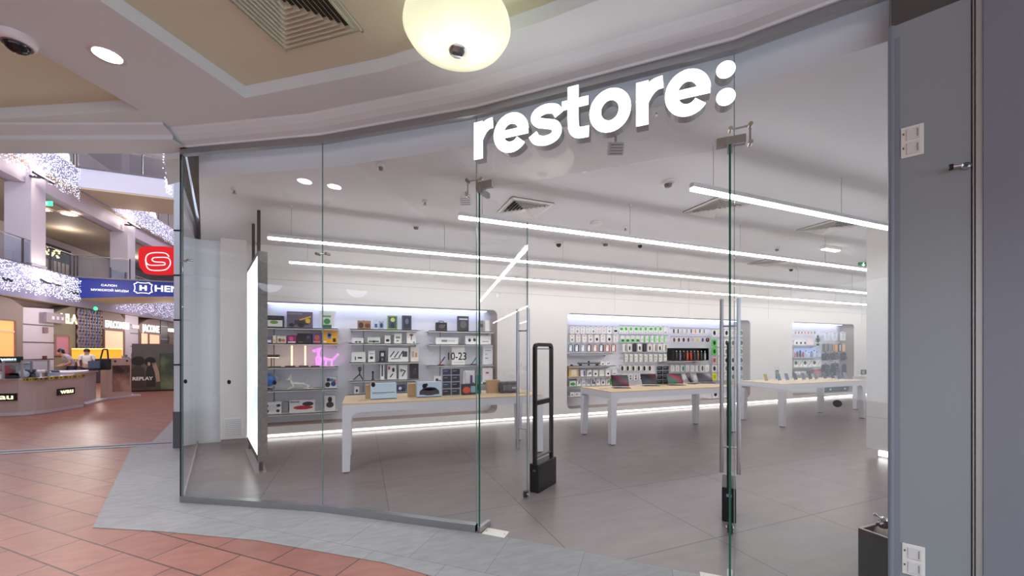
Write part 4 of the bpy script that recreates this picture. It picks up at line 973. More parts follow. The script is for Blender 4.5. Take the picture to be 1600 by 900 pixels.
for x in (-w*.4, w*.4):
    for y in (.03, .17): m.tube((x, y, 0), (x, y, .015), .012, blackp)
m.build('foot', t)
for px, Y, nm in ((566, 5.35, 'flat grey card lying at left end of left table'), (815, 5.4, 'flat dark card lying at right end of left table')):
    t = thing('price_card', nm, 'card', (X_at(px, Y), Y, TZ)); m = MB(); m.box(-.05, -.03, 0, .05, .03, .003, C(150, 150, 150) if px < 600 else C(60, 60, 66)); m.build('card', t); m = MB(); m.box(-.035, -.015, .003, .035, 0, .0035, C(230, 230, 230)); m.build('print', t)

# ---------------------------------------------------------------- middle niche: hooks, shelves, screens
def niche_shelf(px0, px1, y, label):
    z = z_atY((px0+px1)/2, y, 7.70); return shelf(px0, px1, z, label, y0=7.70), z
def hang_pack(x, z, w, h, col, pr, label, group, Y=7.86, name='hanging_pack', cat='accessory pack', rd=False):
    t = thing(name, label, cat, (x, Y, z), 0, group)
    m = MB(); b = .003
    m.box(-w/2, 0, -h, w/2, .018, 0, C(*col), bev=.002)
    m.box(-w*.2, .006, 0, -w*.07, .009, .018, C(*col)); m.box(w*.07, .006, 0, w*.2, .009, .018, C(*col)); m.box(-w*.2, .006, .014, w*.2, .009, .022, C(*col))
    prints(m, w, h, 0, pr, Matrix.Translation((0, 0, -h))); m.build('pack', t)
    m = MB(); m.tube((0, -.01, .010), (0, 8.02-Y, .010), .0028, steel, n=6); m.build('hook', t)
    return t
def hook_row(pxs, yc, hpx, wpx, cols, pfn, desc, where, group, Y=7.86):
    n = len(pxs)
    for i, px in enumerate(pxs):
        x = X_at(px, Y); zt = z_atY(px, yc-hpx/2+1, Y); zb = z_atY(px, yc+hpx/2, Y); w = X_at(px+wpx/2, Y)-X_at(px-wpx/2, Y)
        c, pr = pfn(i)
        hang_pack(x, zt, w*.92, zt-zb, c, pr, '%s, %s in %s' % (desc, nth(i, n), where), group, Y)
def lin(a, b, n): return [a+(b-a)*i/(n-1) for i in range(n)]
BACK = [('r', .2, .78, .8, .84, G_), ('r', .3, .3, .7, .5, LG)]
whites = [[('r', .3, .82, .7, .88, K_), ('r', .38, .3, .62, .55, LG)], [('r', .3, .82, .7, .88, K_), ('e', .3, .2, .7, .5, G_)], [('r', .3, .82, .7, .88, BR), ('r', .4, .15, .6, .6, LG)]]
hook_row(lin(894, 952, 8)+[962], 515.5, 12, 7.2, None, lambda i: ((242, 240, 238), whites[i % 3] if i < 8 else [('r', .3, .82, .7, .88, K_), ('e', .1, .25, .9, .55, K_)]), 'white boxed charger', 'top left hook row', 'white packs on the top left hook row')
hook_row(lin(894, 952, 7)+[962], 528.5, 12.5, 7.6, None, lambda i: ((244, 238, 232), whites[(i+1) % 3] if i not in (4, 6) else [('e', .25, .2, .75, .6, K_)]), 'cream white cable pack', 'second left hook row', 'white packs on the second left hook row')
casecol = [(70, 120, 140), (60, 66, 80), (150, 150, 170), (50, 50, 54), (180, 110, 70), (56, 54, 70), (190, 96, 70), (176, 104, 60)]
hook_row(lin(892, 959, 8), 543.5, 12, 7.6, None, lambda i: (casecol[i], [('r', .12, .08, .72, .92, (246, 246, 246)), ('e', .2, .7, .4, .85, G_)]), 'phone case in coloured frame', 'third left hook row', 'phone cases on the third left hook row')
_, z = niche_shelf(889, 958, 552.5, 'upper shelf below the phone cases in middle niche')
_, z2 = niche_shelf(889, 962, 571.5, 'second shelf carrying a long dark soundbar in middle niche')
_, z3 = niche_shelf(889, 963, 588.5, 'third shelf carrying one kraft box and small boxes')
_, z4 = niche_shelf(889, 963, 603, 'fourth shelf carrying upright white boxes in middle niche')
_, z5 = niche_shelf(889, 915, 620, 'lowest shelf carrying three little white boxes in middle niche')
Y2 = 7.80
t = thing('soundbar', 'long dark grey soundbar on second shelf of middle niche', 'soundbar', (X_at(920, Y2), Y2, z2))
m = MB(); m.box(-.30, -.03, .035, .30, .03, .075, C(96, 100, 104), bev=.01); m.build('bar', t); m = MB(); m.tube((0, 0, 0), (0, 0, .11), .022, softblack); m.build('center_knob', t)
m = MB(); m.box(-.26, -.02, 0, -.2, .02, .04, softblack); m.box(.2, -.02, 0, .26, .02, .04, softblack); m.build('foot', t)
t = thing('computer_mouse', 'small dark puck at left end of second shelf', 'mouse', (X_at(893, Y2), Y2, z2)); m = MB(); m.ball((0, 0, .018), .035, softblack, sc3=(1.2, 1, .5)); m.build('shell', t); m = MB(); m.box(-.002, -.036, .02, .002, -.01, .037, C(90, 90, 90)); m.build('wheel', t)
def minirow(z, xs, w, yt, pals, desc, where, group, Y=7.80):
    n = len(xs)
    for i, px in enumerate(xs):
        x0, x1 = X_at(px-w/2, Y), X_at(px+w/2, Y); c, pr = pals[i % len(pals)]
        pbox(x0, x1, z, z_atY(px, yt, Y), Y, .05, c, pr, '%s, %s on %s' % (desc, nth(i, n), where), 'box', 'product_box', group)
wp = [((244, 242, 240), [('e', .3, .2, .7, .55, K_)]), ((242, 240, 238), [('r', .3, .2, .5, .6, G_), ('r', .6, .3, .8, .7, K_)]), ((240, 240, 242), [('r', .2, .3, .8, .45, (150, 140, 140))])]
minirow(z2, [942, 950], 7, 565, wp, 'little white box', 'the soundbar shelf', 'white boxes beside the soundbar')
pbox(X_at(889, Y2), X_at(904, Y2), z3, z_atY(897, 575, Y2), Y2, .08, (226, 190, 136), [('r', .25, .2, .8, .8, (246, 238, 220))], 'kraft coloured box with pale label at left of third shelf')
minirow(z3, lin(911, 960, 6), 7, 578, [((236, 232, 238), [('r', .6, .1, .9, .9, PU)]), wp[1], wp[0], ((240, 236, 228), []), wp[0], wp[2]], 'small white box', 'the third shelf of middle niche', 'small boxes on the third shelf')
pbox(X_at(890, Y2), X_at(900, Y2), z4, z_atY(895, 595, Y2), Y2, .06, W_, [('e', .1, .1, .9, .7, (60, 170, 70))], 'white box with green leaf shape at left of fourth shelf')
minirow(z4, lin(904.5, 950, 7), 6.2, 591, [wp[1], wp[2], ((236, 236, 242), [('r', .2, .2, .5, .8, G_), ('r', .6, .2, .9, .8, G_)]), ((238, 238, 240), [('r', .2, .2, .5, .8, K_), ('r', .6, .2, .9, .5, K_)]), ((240, 236, 238), [('e', .2, .3, .5, .6, RD)]), wp[0]], 'upright white box', 'the fourth shelf of middle niche', 'upright boxes on the fourth shelf')
pbox(X_at(955, Y2), X_at(961, Y2), z4, z_atY(957, 592, Y2), Y2, .06, (80, 200, 60), [('r', .2, .2, .8, .5, W_)], 'bright green box at right end of fourth shelf')
minirow(z5, [894, 900.5, 907], 5.8, 613, wp, 'tiny white box', 'the lowest shelf of middle niche', 'tiny boxes on the lowest shelf')
# green and white packs
gp = lambda i: ((244, 246, 242), [('e', .1, .45, .75, .95, (70, 205, 50)) if i % 3 else ('e', .1, .5, .95, .9, (50, 190, 50)), ('r', .3, .1, .7, .25, LG)]) if i < 9 else ((244, 244, 240), [('r', .3, .1, .7, .25, G_)])
hook_row(lin(971, 1040, 10), 515.5, 11.5, 6.4, None, gp, 'white pack with bright green top', 'top green hook row', 'green topped packs on upper row')
gp2 = lambda i: ((236, 240, 232), [('r', .05, .1, .95, .5, (60, 190, 50)), ('e', .3, .2, .7, .45, K_)]) if i < 4 else ((240, 244, 238), [('r', .65, .05, .95, .95, (70, 215, 60)), ('r', .2, .3, .5, .6, LG)])
hook_row(lin(973, 1036, 9), 529.5, 11.5, 6.6, None, gp2, 'white pack with green edge', 'lower green hook row', 'green edged packs on lower row')
dp = lambda i: ((30, 30, 34), [('r', .3, .1, .7, .9, (70, 70, 76))]) if i in (2, 4) else ((240, 236, 228), [('e', .3, .15, .7, .75, K_) if i % 2 else ('r', .6, .1, .9, .9, (120, 110, 100))])
hook_row(lin(976, 1039, 9), 543, 13, 6.4, None, dp, 'earphone pack', 'third hook row under the green packs', 'earphone packs on third row')
hook_row(lin(978, 1039, 9), 559, 13, 6.2, None, lambda i: ((240, 238, 226), [('r', 0, .02, .15, .98, K_), ('r', .3, .6, .7, .7, G_), ('e', .35, .2, .65, .45, LG)]), 'cream pack with dark spine', 'fourth hook row under the green packs', 'cream packs on fourth row')
hook_row(lin(974, 1017, 6), 575, 9, 7.0, None, lambda i: ((238, 236, 224), [('e', 0, .02, .5, .98, K_)]), 'round black and white pack', 'fifth hook row', 'round packs on fifth row')
hook_row(lin(977, 1018, 6), 589, 11, 6.2, None, lambda i: ((236, 232, 230), [('e', .3, .5, .7, .85, G_), ('e', .3, .15, .7, .45, K_)]), 'pale pack with two dots', 'lowest hook row above tablets', 'dotted packs on lowest row')
# watch straps
hook_row(lin(1053.5, 1101, 8), 517, 8.5, 4.4, None, lambda i: ((246, 246, 246), [('r', .1, .1, .6, .95, [(60, 44, 40), (90, 90, 60), (220, 180, 170), (200, 170, 170), (110, 100, 90), (230, 160, 60), (100, 96, 110), (150, 160, 130)][i])]), 'watch strap on white card', 'upper strap row', 'watch straps on the upper row')
hook_row(lin(1053.5, 1098, 7), 530.5, 8.5, 4.4, None, lambda i: ((240, 240, 240), [('e', .05, .05, .9, .95, [(110, 60, 40), (100, 60, 50), (60, 44, 40), (90, 60, 44), (200, 190, 190), (214, 206, 120), (90, 90, 140)][i])]), 'round strap roll', 'lower strap row', 'watch straps on the lower row')
t = thing('hanging_watch', 'round dark orange watch dial at right of lower strap row', 'watch', (X_at(1106, 7.86), 7.86, z_atY(1106, 531, 7.86)))
T = frame_T((0, 0, 0), (1, 0, 0)); m = MB(T); m.prism(circ(0, 0, .055), -.02, 0, softblack); m.build('case', t); m = MB(T); m.prism(circ(-.012, .01, .03), 0, .002, C(200, 90, 50)); m.build('dial', t); m = MB(); m.tube((0, 0, .0), (0, .16, 0), .003, steel, n=6); m.build('hook', t)
_, zf = niche_shelf(1041, 1099, 563.5, 'shelf holding the black cosmetics case in middle niche')
t = thing('display_case', 'black open display case full of small bottles in middle niche', 'display case', (X_at(1080, 7.76), 7.76, zf))
w = X_at(1108, 7.76)-X_at(1052, 7.76); h = z_atY(1080, 544, 7.76)-zf
m = MB(); m.box(-w/2, 0, 0, w/2, .2, .012, blackp); m.box(-w/2, .19, 0, w/2, .2, h, C(48, 44, 54)); m.box(-w/2, 0, 0, -w/2+.01, .2, h, blackp); m.box(w/2-.01, 0, 0, w/2, .2, h, blackp); m.box(-w/2, 0, h-.01, w/2, .2, h, blackp); m.build('shell', t)
bc = [(60, 56, 70), (90, 70, 50), (120, 124, 140), (40, 40, 60), (210, 90, 50), (226, 74, 40), (60, 80, 70), (150, 100, 60), (70, 90, 60), (190, 190, 196)]
for i in range(10):
    x = -w/2+w*(i+.5)/10
    b_ = thing('small_bottle', '%s small bottle, %s in the black display case' % (['black', 'brown', 'silver', 'navy', 'orange', 'red orange', 'dark green', 'amber', 'olive', 'pale grey'][i], nth(i, 10)), 'bottle', (X_at(1080, 7.76)+x, 7.76+.07, zf+.012), 0, 'bottles in the black display case')
    m = MB(); m.lathe([(.001, 0), (.026, 0), (.028, .01), (.028, h*.5), (.012, h*.62), (.012, h*.66)], C(*bc[i]), 12); m.build('body', b_); m = MB(); m.lathe([(.014, h*.66), (.014, h*.76), (.001, h*.76)], C(226, 222, 214), 10); m.build('cap', b_)
hook_row(lin(1051, 1105, 8), 575, 11.5, 6.4, None, lambda i: ((242, 242, 240), [('e', .4, .1, .95, .8, TE)] if i == 2 else ([('r', .7, .1, .9, .9, PU)] if i == 5 else [('r', .3, .3, .6, .7, LG)] if i != 6 else [('e', .3, .1, .8, .9, (90, 90, 80))])), 'white pack', 'row under the black display case', 'packs under the display case')
hook_row(lin(1052, 1104, 7), 589, 9, 6.4, None, lambda i: ((226, 226, 230), [('r', .2, .2, .5, .8, [(150, 150, 170), (80, 120, 120), W_, (70, 80, 80), W_, (120, 120, 150), W_][i])]), 'grey white pack', 'lowest row behind the tablets', 'packs behind the tablets')
# right bay grid of packs
gx = [1116.5, 1126, 1135.5, 1145.5, 1158.5, 1168]
gcol = [[((236, 240, 236), K_), (W_, G_), (W_, K_), (W_, LG), (W_, (30, 140, 70)), (W_, LG)],
        [((90, 210, 80), K_), (W_, G_), (W_, K_), (W_, G_), (W_, K_), (W_, (90, 140, 210))],
        [((90, 210, 80), K_), (W_, K_), (W_, G_), ((240, 224, 226), LG), (W_, (40, 160, 80)), (W_, LG)],
        [((220, 180, 190), BR), (W_, G_), (W_, K_), (W_, PU), (W_, K_), (W_, (60, 140, 170))],
        [(W_, K_), (W_, (60, 60, 180)), (W_, G_), (W_, K_), (W_, K_), (W_, (50, 60, 70))],
        [((236, 230, 90), (190, 190, 40)), (W_, G_), (W_, LG), (W_, G_), (W_, (150, 170, 160)), (W_, LG)]]
RN = ['top', 'second', 'third', 'fourth', 'fifth', 'sixth']
for r, y in enumerate((520, 535.5, 549, 562.5, 575.5, 588.5)):
    for c, px in enumerate(gx):
        cc_, mk = gcol[r][c]; Y = 7.84
        x = X_at(px, Y); zt = z_atY(px, y-5, Y); zb = z_atY(px, y+6, Y); w = X_at(px+3.6, Y)-X_at(px-3.6, Y)
        hang_pack(x, zt, w, zt-zb, cc_, [('e', .2, .2, .75, .85, mk)], 'gadget pack, %s in the %s row by the middle niche right edge' % (nth(c, 6), RN[r]), 'gadget packs at right of the middle niche', Y)
_, zg = niche_shelf(1112, 1170, 621, 'low shelf at the right end of middle niche')
minirow(zg, [1118, 1128, 1147, 1160, 1168], 7.5, 611, [((230, 230, 232), [('e', .2, .2, .8, .8, K_)]), wp[2]], 'low box', 'the low shelf at right end', 'boxes on the low right shelf')
# slat rails behind hooks
for i, (a, b, y) in enumerate(((889, 964, 509), (889, 964, 522), (968, 1044, 509), (968, 1044, 523), (968, 1044, 536), (968, 1044, 551.5), (968, 1022, 570), (1048, 1110, 512), (1048, 1110, 525.5), (1112, 1172, 514))):
    x0, x1 = X_at(a, 8.0), X_at(b, 8.0); z = z_atY((a+b)/2, y, 8.0); m = MB(); m.box(0, -.010, -.006, x1-x0, 0, .006, C(196, 198, 206)); m.box(0, -.014, -.008, x1-x0, -.010, -.003, C(170, 172, 180))
    tag(m.build('hook_rail', None, (x0, 8.018, z)), 'thin grey hook rail at the %s of the middle niche, %s' % ('left' if i < 2 else 'centre' if i < 7 else 'right', 'row '+NUM[i+1]), 'rail', 'hook rails in the middle niche')
# black grid display on the middle table
t = thing('display_stand', 'black grid display standing behind the tablets on middle table', 'display', ((X_at(1026, 5.85)+X_at(1045, 5.85))/2, 5.85, TZ))
grid_display(t, X_at(1045, 5.85)-X_at(1026, 5.85), z_atY(1035, 572, 5.85)-TZ, 4, 2, [(26, 26, 30), (34, 34, 40)])

# ---------------------------------------------------------------- tablets on the middle table
def screen_mat(name, cols, sc_=.9):
    m = bpy.data.materials.new(name); m.use_nodes = True; nt = m.node_tree; b = nt.nodes['Principled BSDF']
    tc = nt.nodes.new('ShaderNodeTexCoord'); n = nt.nodes.new('ShaderNodeTexWave'); n.inputs['Scale'].default_value = sc_; n.inputs['Distortion'].default_value = 3; n.bands_direction = 'DIAGONAL'
    cr = nt.nodes.new('ShaderNodeValToRGB'); el = cr.color_ramp.elements
    for i, c in enumerate(cols):
        e = el[i] if i < 2 else el.new(i/(len(cols)-1)); e.position = i/(len(cols)-1); e.color = (*srgb(c), 1)
    nt.links.new(tc.outputs['Object'], n.inputs[0]); nt.links.new(n.outputs[0], cr.inputs[0]); nt.links.new(cr.outputs[0], b.inputs['Emission Color']); b.inputs['Emission Strength'].default_value = .3; b.inputs['Specular IOR Level'].default_value = .15
    b.inputs['Base Color'].default_value = (.01, .01, .01, 1); b.inputs['Roughness'].default_value = .15; return m
scr = [screen_mat('screen_magenta', [(20, 20, 26), (150, 40, 90), (60, 110, 90)]), screen_mat('screen_slate', [(60, 66, 84), (36, 38, 46), (120, 50, 56)]), screen_mat('screen_teal', [(30, 130, 110), (200, 40, 80), (24, 26, 34)]), screen_mat('screen_dark', [(40, 36, 40), (60, 44, 40)]), screen_mat('screen_grey', [(70, 64, 76), (96, 90, 104), (210, 210, 220)])]
tabs = [(970, 5.55, .30, .215, 0, 'tablet with a magenta patterned screen, leftmost on middle table', -.35), (1016, 5.70, .30, .21, 1, 'tablet with a dark slate screen, second on middle table', -.3), (1056, 5.62, .30, .21, 2, 'tablet with teal and red screen, third on middle table', -.3), (1082, 5.75, .28, .20, 3, 'propped tablet with black screen and folded cover, fourth on middle table', .5), (1103, 5.75, .30, .19, 4, 'grey laptop with pale screen mark, rightmost on middle table', -.3)]
for px, Y, w, h, s_i, lb, rz in tabs:
    t = thing('tablet', lb, 'tablet', (X_at(px, Y), Y, TZ), rz, 'tablets on the middle table')
    tilt = Matrix.Translation((0, 0, .03)) @ Matrix.Rotation(math.radians(-28), 4, 'X')
    m = MB(tilt); m.box(-w/2, 0, 0, w/2, .008, h, softblack, bev=.003); b_ = m.build('body', t)
    m = MB(tilt); m.box(-w/2+.01, -.0015, .01, w/2-.01, 0, h-.01, scr[s_i]); m.build('screen', b_)
    m = MB(); m.box(-w/2, -.09, 0, w/2, .05, .01, C(90, 88, 92), bev=.003); m.box(-w*.4, -.08, .01, w*.4, -.01, .013, C(40, 40, 44)); m.build('keyboard', t)
    m = MB(); m.tube((0, .085, .02), (0, .07, h*.5), .009, steel); m.lathe([(.001, .012), (.05, .010), (.052, 0)], steel, 16, T=Matrix.Translation((0, .085, 0))); m.build('stand', t)
for px, Y, lb in ((943, 5.5, 'small dark sheet lying left of the first tablet'), (988, 5.9, 'small grey card lying behind the first tablet')):
    t = thing('price_card', lb, 'card', (X_at(px, Y), Y, TZ)); m = MB(); m.box(-.07, -.03, 0, .07, .03, .004, C(176, 150, 120)); m.build('card', t); m = MB(); m.box(-.05, -.015, .004, .05, .005, .0045, C(120, 110, 100)); m.build('print', t)
# phones on the right table
def phone(px, Y, col, label, hgt=.15, w=.075, rz=-.35):
    t = thing('phone', label, 'phone', (X_at(px, Y), Y, TZ), rz, 'phones on stands on the right table')
    T = Matrix.Translation((0, 0, .03)) @ Matrix.Rotation(math.radians(-22), 4, 'X')
    m = MB(T); m.box(-w/2, 0, 0, w/2, .009, hgt, C(*col), bev=.004); b_ = m.build('body', t)
    m = MB(T); m.box(-w/2+.004, -.001, .004, w/2-.004, 0, hgt-.004, mat('phone_scr_%d_%d_%d' % col, tuple(min(255, int(v*.6+20)) for v in col), .12)); m.build('screen', b_)
    m = MB(); m.tube((0, .04, 0), (0, .025, .06), .008, steel); m.lathe([(.001, .014), (.03, .012), (.032, 0)], white, 14, T=Matrix.Translation((0, .03, 0))); m.build('stand', t)
pl = [(1198, (238, 196, 50), 'yellow phone, leftmost'), (1218.5, (70, 150, 160), 'teal phone'), (1231, (120, 140, 180), 'steel blue phone'), (1244, (50, 54, 66), 'black phone beside the steel blue one'), (1256.5, (120, 140, 180), 'pale blue phone left of the dark camera phone'), (1267, (60, 64, 72), 'dark phone with cameras'), (1276, (160, 140, 130), 'bronze phone'), (1290, (70, 84, 130), 'navy phone'), (1302, (44, 44, 52), 'small black phone'), (1312, (90, 110, 150), 'blue grey phone'), (1323, (150, 180, 200), 'ice blue phone, rightmost')]
for i, (px, c, nm) in enumerate(pl): phone(px, 5.45 if i < 9 else 5.25, c, nm+' on the right display table')
t = thing('picture_stand', 'small white framed picture standing at left of the right table', 'picture stand', (X_at(1214, 5.8), 5.8, TZ))
m = MB(); m.box(-.075, 0, 0, .075, .02, .30, C(214, 214, 216), bev=.003); m.build('frame', t); m = MB(); prints(m, .12, .26, 0, [('r', .1, .1, .95, .85, (70, 60, 66)), ('e', .3, .35, .7, .75, (190, 140, 130))]); m.build('picture', t)
t = thing('tablet_display', 'small dark screen on white plinth at end of the tables', 'display', (X_at(1350, 5.75), 5.75, TZ)); m = MB(); m.box(-.12, 0, .0, .14, .10, .05, C(216, 216, 214), bev=.004); m.build('plinth', t)
m = MB(); m.box(-.10, 0, .05, .12, .02, .17, softblack, bev=.004); m.box(-.08, -.002, .07, .02, 0, .15, C(150, 150, 150)); m.build('screen', t)

# ---------------------------------------------------------------- right niche
def YR(): return 7.85
hook_row(lin(1243, 1273, 7), 520, 8, 3.6, None, lambda i: ((242, 236, 232), [('e', .2, .3, .8, .9, [(200, 140, 120), (120, 110, 110), (190, 110, 90), (210, 150, 120), (200, 130, 110), (170, 160, 160), (90, 120, 90)][i])]), 'strap card', 'top row of the right niche', 'strap cards in the right niche')
shs = []
for y, nm in ((539.5, 'top'), (558.5, 'second'), (573.5, 'third')):
    _, zz = niche_shelf(1239, 1284, y, nm+' shelf at left of the right niche'); shs.append(zz)
minirow(shs[0], [1244, 1250.5, 1257], 6, 531.5, [((240, 240, 240), [('e', .4, .2, .9, .7, K_)])], 'white accessory box', 'the top right niche shelf', 'boxes on the top right niche shelf')
pbox(X_at(1262, 7.8), X_at(1271, 7.8), shs[0], z_atY(1266, 529, 7.8), 7.8, .08, (240, 226, 224), [], 'pale pink box on top shelf of the right niche')
def plantish(px, z, label):
    t = thing('artificial_plant', label, 'plant', (X_at(px, 7.84), 7.84, z)); m = MB(); m.lathe([(.001, 0), (.03, 0), (.04, .06), (.001, .06)], softblack, 12); m.build('pot', t)
    m = MB(); r2 = random.Random(3)
    for k in range(46):
        a = r2.random()*2*PI; e_ = r2.random()*1.3+.1; L = .09+.08*r2.random(); b0 = Vector((0, 0, .06+.16*r2.random())); tip = b0+Vector((math.cos(a)*math.cos(e_), math.sin(a)*math.cos(e_)*.6, math.sin(e_)))*L
        s_ = Vector((-math.sin(a), math.cos(a), 0))*.022; mid = (b0+tip)/2
        m.add([b0, mid+s_, tip, mid-s_], [(0, 1, 2, 3)], C(50, 120, 60) if k % 2 else C(30, 70, 50))
    m.build('foliage', t)
plantish(1278, shs[0], 'green leafy plant on top shelf of the right niche')
t = thing('lit_shelf_box', 'pale blue lit display tray of coloured bottles in right niche', 'display tray', ((X_at(1241, 7.78)+X_at(1283, 7.78))/2, 7.78, shs[1]))
w = X_at(1283, 7.78)-X_at(1241, 7.78); h = (shs[0]-shs[1])*.8
m = MB(); m.box(-w/2, .14, 0, w/2, .15, h, mat('tray_back_blue', (170, 190, 230), .4, emit=(160, 185, 235), es=.25)); m.box(-w/2, 0, 0, w/2, .15, .008, white); m.build('back_panel', t); m = MB(); m.box(-w/2, 0, 0, -w/2+.008, .15, h, white); m.box(w/2-.008, 0, 0, w/2, .15, h, white); m.build('side_panel', t)
for i, c in enumerate([(210, 60, 80), (150, 50, 70), (60, 70, 80), (190, 80, 130), (230, 230, 240), (220, 225, 240), (120, 150, 190), (230, 235, 240), (200, 210, 230)]):
    x = w*(-.42+.105*i); b_ = thing('perfume_bottle', '%s bottle, %s on the blue lit tray' % (['red', 'dark red', 'grey green', 'pink', 'white', 'frosted', 'blue grey', 'clear', 'pale blue'][i], nth(i, 9)), 'bottle', ((X_at(1241, 7.78)+X_at(1283, 7.78))/2+x, 7.78+.06, shs[1]+.008), 0, 'bottles on the blue lit tray')
    m = MB(); hh = h*(.5+.3*((i*37) % 5)/5); m.lathe([(.001, 0), (.03, 0), (.03, hh*.8), (.012, hh*.86)], C(*c), 12); m.build('body', b_); m = MB(); m.lathe([(.014, hh*.86), (.014, hh), (.001, hh)], softblack, 10); m.build('cap', b_)
minirow(shs[2], lin(1244, 1280, 6), 6.4, 561.5, [((240, 240, 236), [('e', .1, .3, .8, .8, K_)]), ((240, 240, 236), [('l', .2, .2, .8, .8, K_)])], 'white case box with black shape', 'the third right niche shelf', 'case boxes on the third right niche shelf')
zt_ = shelf(1239, 1284, .78, 'lowest shelf at left of the right niche, behind the phones')
minirow(.78, [1247, 1256], 8, 580, [((238, 236, 232), [('r', .2, .2, .8, .3, G_)])], 'wide white box', 'the lowest right niche shelf', 'boxes on the lowest right niche shelf')
pbox(X_at(1272, 7.8), X_at(1283, 7.8), .78, z_atY(1278, 578, 7.8), 7.8, .1, (214, 104, 60), [('e', .1, .1, .7, .6, PK), ('r', .5, .6, .95, .9, (120, 60, 130))], 'bright orange and pink box on lowest shelf of the right niche')
pbox(X_at(1262, 7.8), X_at(1271, 7.8), .78, z_atY(1266, 580, 7.8), 7.8, .1, (58, 60, 86), [('e', .2, .2, .7, .7, (160, 80, 60))], 'dark navy box beside the orange and pink box')
hook_row([1292, 1304.5, 1317.5, 1326], 525, 14, 9, None, lambda i: ((236, 238, 244), [('r', .3, .2, .7, .8, (214, 220, 236)), ('r', .2, .85, .8, .9, G_)]), 'large pale sleeve pack', 'the top right hook row', 'sleeve packs in the right niche', 7.84)
hook_row(lin(1288, 1331, 8), 543, 13, 4.8, None, lambda i: ([(110, 112, 96), (120, 112, 110), (150, 140, 140), (214, 130, 60), (44, 50, 76), (236, 196, 130), (44, 54, 80), (226, 210, 170)][i], [('r', .3, .1, .7, .9, [(90, 92, 76), (90, 86, 90), (120, 110, 110), (240, 180, 80), (230, 230, 236), (240, 220, 170), (60, 70, 100), (200, 186, 150)][i])]), 'upright folio case', 'the folio row of the right niche', 'folio cases in the right niche', 7.84)
def backpack(px, y, w, h, col, label):
    Y = 7.83; t = thing('hanging_backpack', label, 'bag', (X_at(px, Y), Y, z_atY(px, y, Y)), 0, 'bags hanging in the right niche')
    m = MB(); m.box(-w/2, 0, -h, w/2, .12, 0, C(*col), bev=min(w, h)*.2); m.build('body', t)
    m = MB(); m.box(-w*.36, -.02, -h*.9, w*.36, .0, -h*.5, C(*[int(v*1.25+8) for v in col]), bev=.008); m.box(-w*.3, -.022, -h*.35, w*.3, -.0, -h*.33, steel); m.build('front_pocket', t)
    m = MB(); m.path([(-.03, .06, -.005), (-.025, .06, .04), (.025, .06, .04), (.03, .06, -.005)], .006, softblack); m.build('handle', t); m = MB(); m.tube((0, 0, .042), (0, 8.02-Y, .042), .004, steel, n=6); m.build('hook', t)
for px, y, w, h, c, nm in ((1293, 552, .26, .23, (40, 44, 54), 'dark bag, left of three in upper bag row'), (1307, 551, .30, .24, (66, 56, 52), 'brown black bag, middle of three in upper bag row'), (1323, 551, .32, .25, (40, 40, 48), 'black bag, right of three in upper bag row'),
                       (1293, 569, .30, .40, (34, 38, 52), 'navy backpack, left of three in lower bag row'), (1308, 567, .32, .42, (52, 54, 58), 'charcoal backpack, middle of three in lower bag row'), (1325, 568, .34, .42, (38, 42, 56), 'dark blue backpack, right of three in lower bag row')):
    backpack(px, y, w, h, c, nm)
t = thing('folded_bags', 'long dark bag lying on the floor of the right niche', 'bag', (X_at(1310, 7.75), 7.75, .165)); m = MB(); m.box(-.62, 0, .0, .6, .2, .2, C(36, 42, 66), bev=.05); m.build('body', t); m = MB()
for x in (-.45, .3): m.box(x, -.004, .06, x+.08, 0, .12, C(210, 206, 190))
m.build('tag', t)

# ---------------------------------------------------------------- atrium: long side along X = -12.5
XA = -12.5
def YA(px, X=XA): return Y_at(px, X)
TW = lambda X, Y=0.0: frame_T((X, Y, 0), (0, 1, 0))      # local x = +Y, y = z, z = +X (towards the atrium)
fas = mat('fascia_lavender', (150, 146, 176), .6)
# slabs
def slab(z0, z1, y0, y1, name, back=-17.5, m=fas, under=tan):
    mb = MB(); mb.box(back, y0, z0, XA, y1, z1, m); struct(mb, name)
    mb = MB(); mb.box(back, y0, z0-.02, XA-.02, y1, z0, under); struct(mb, name+'_soffit')
slab(3.6, 4.95, -8, 44, 'ceiling_gallery_one'); slab(9.1, 10.15, -8, 44, 'ceiling_gallery_two')
mb = MB(); mb.box(-13.3, -8, 8.35, -12.75, 44, 9.08, mat('beam_mauve', (184, 172, 186), .6)); struct(mb, 'trim_gallery_beam')
mb = MB(); mb.box(-18, -8, 4.95, -17.5, 44, 9.1, mat('gallery_wall', (190, 176, 176), .7)); mb.box(-18, -8, 10.15, -17.5, 44, 15, MATS['gallery_wall']); struct(mb, 'wall_gallery')
mb = MB(); mb.box(-17.5, -8, 8.30, -13.3, 44, 8.34, mat('gallery_ceiling', (176, 160, 140), .7)); struct(mb, 'ceiling_gallery_upper')
mb = MB(); mb.box(-30, 44, 0, 8, 44.4, 16, mat('far_wall', (176, 160, 156), .7)); struct(mb, 'wall_far')
mb = MB(); mb.box(-30, -8, 15, -2.8, 44.4, 15.3, mat('atrium_ceiling', (210, 200, 196), .7)); struct(mb, 'ceiling_atrium')
mb = MB(); mb.box(-2.75, 8.3, 0, -2.6, 44, 15, lav); struct(mb, 'wall_atrium_right')
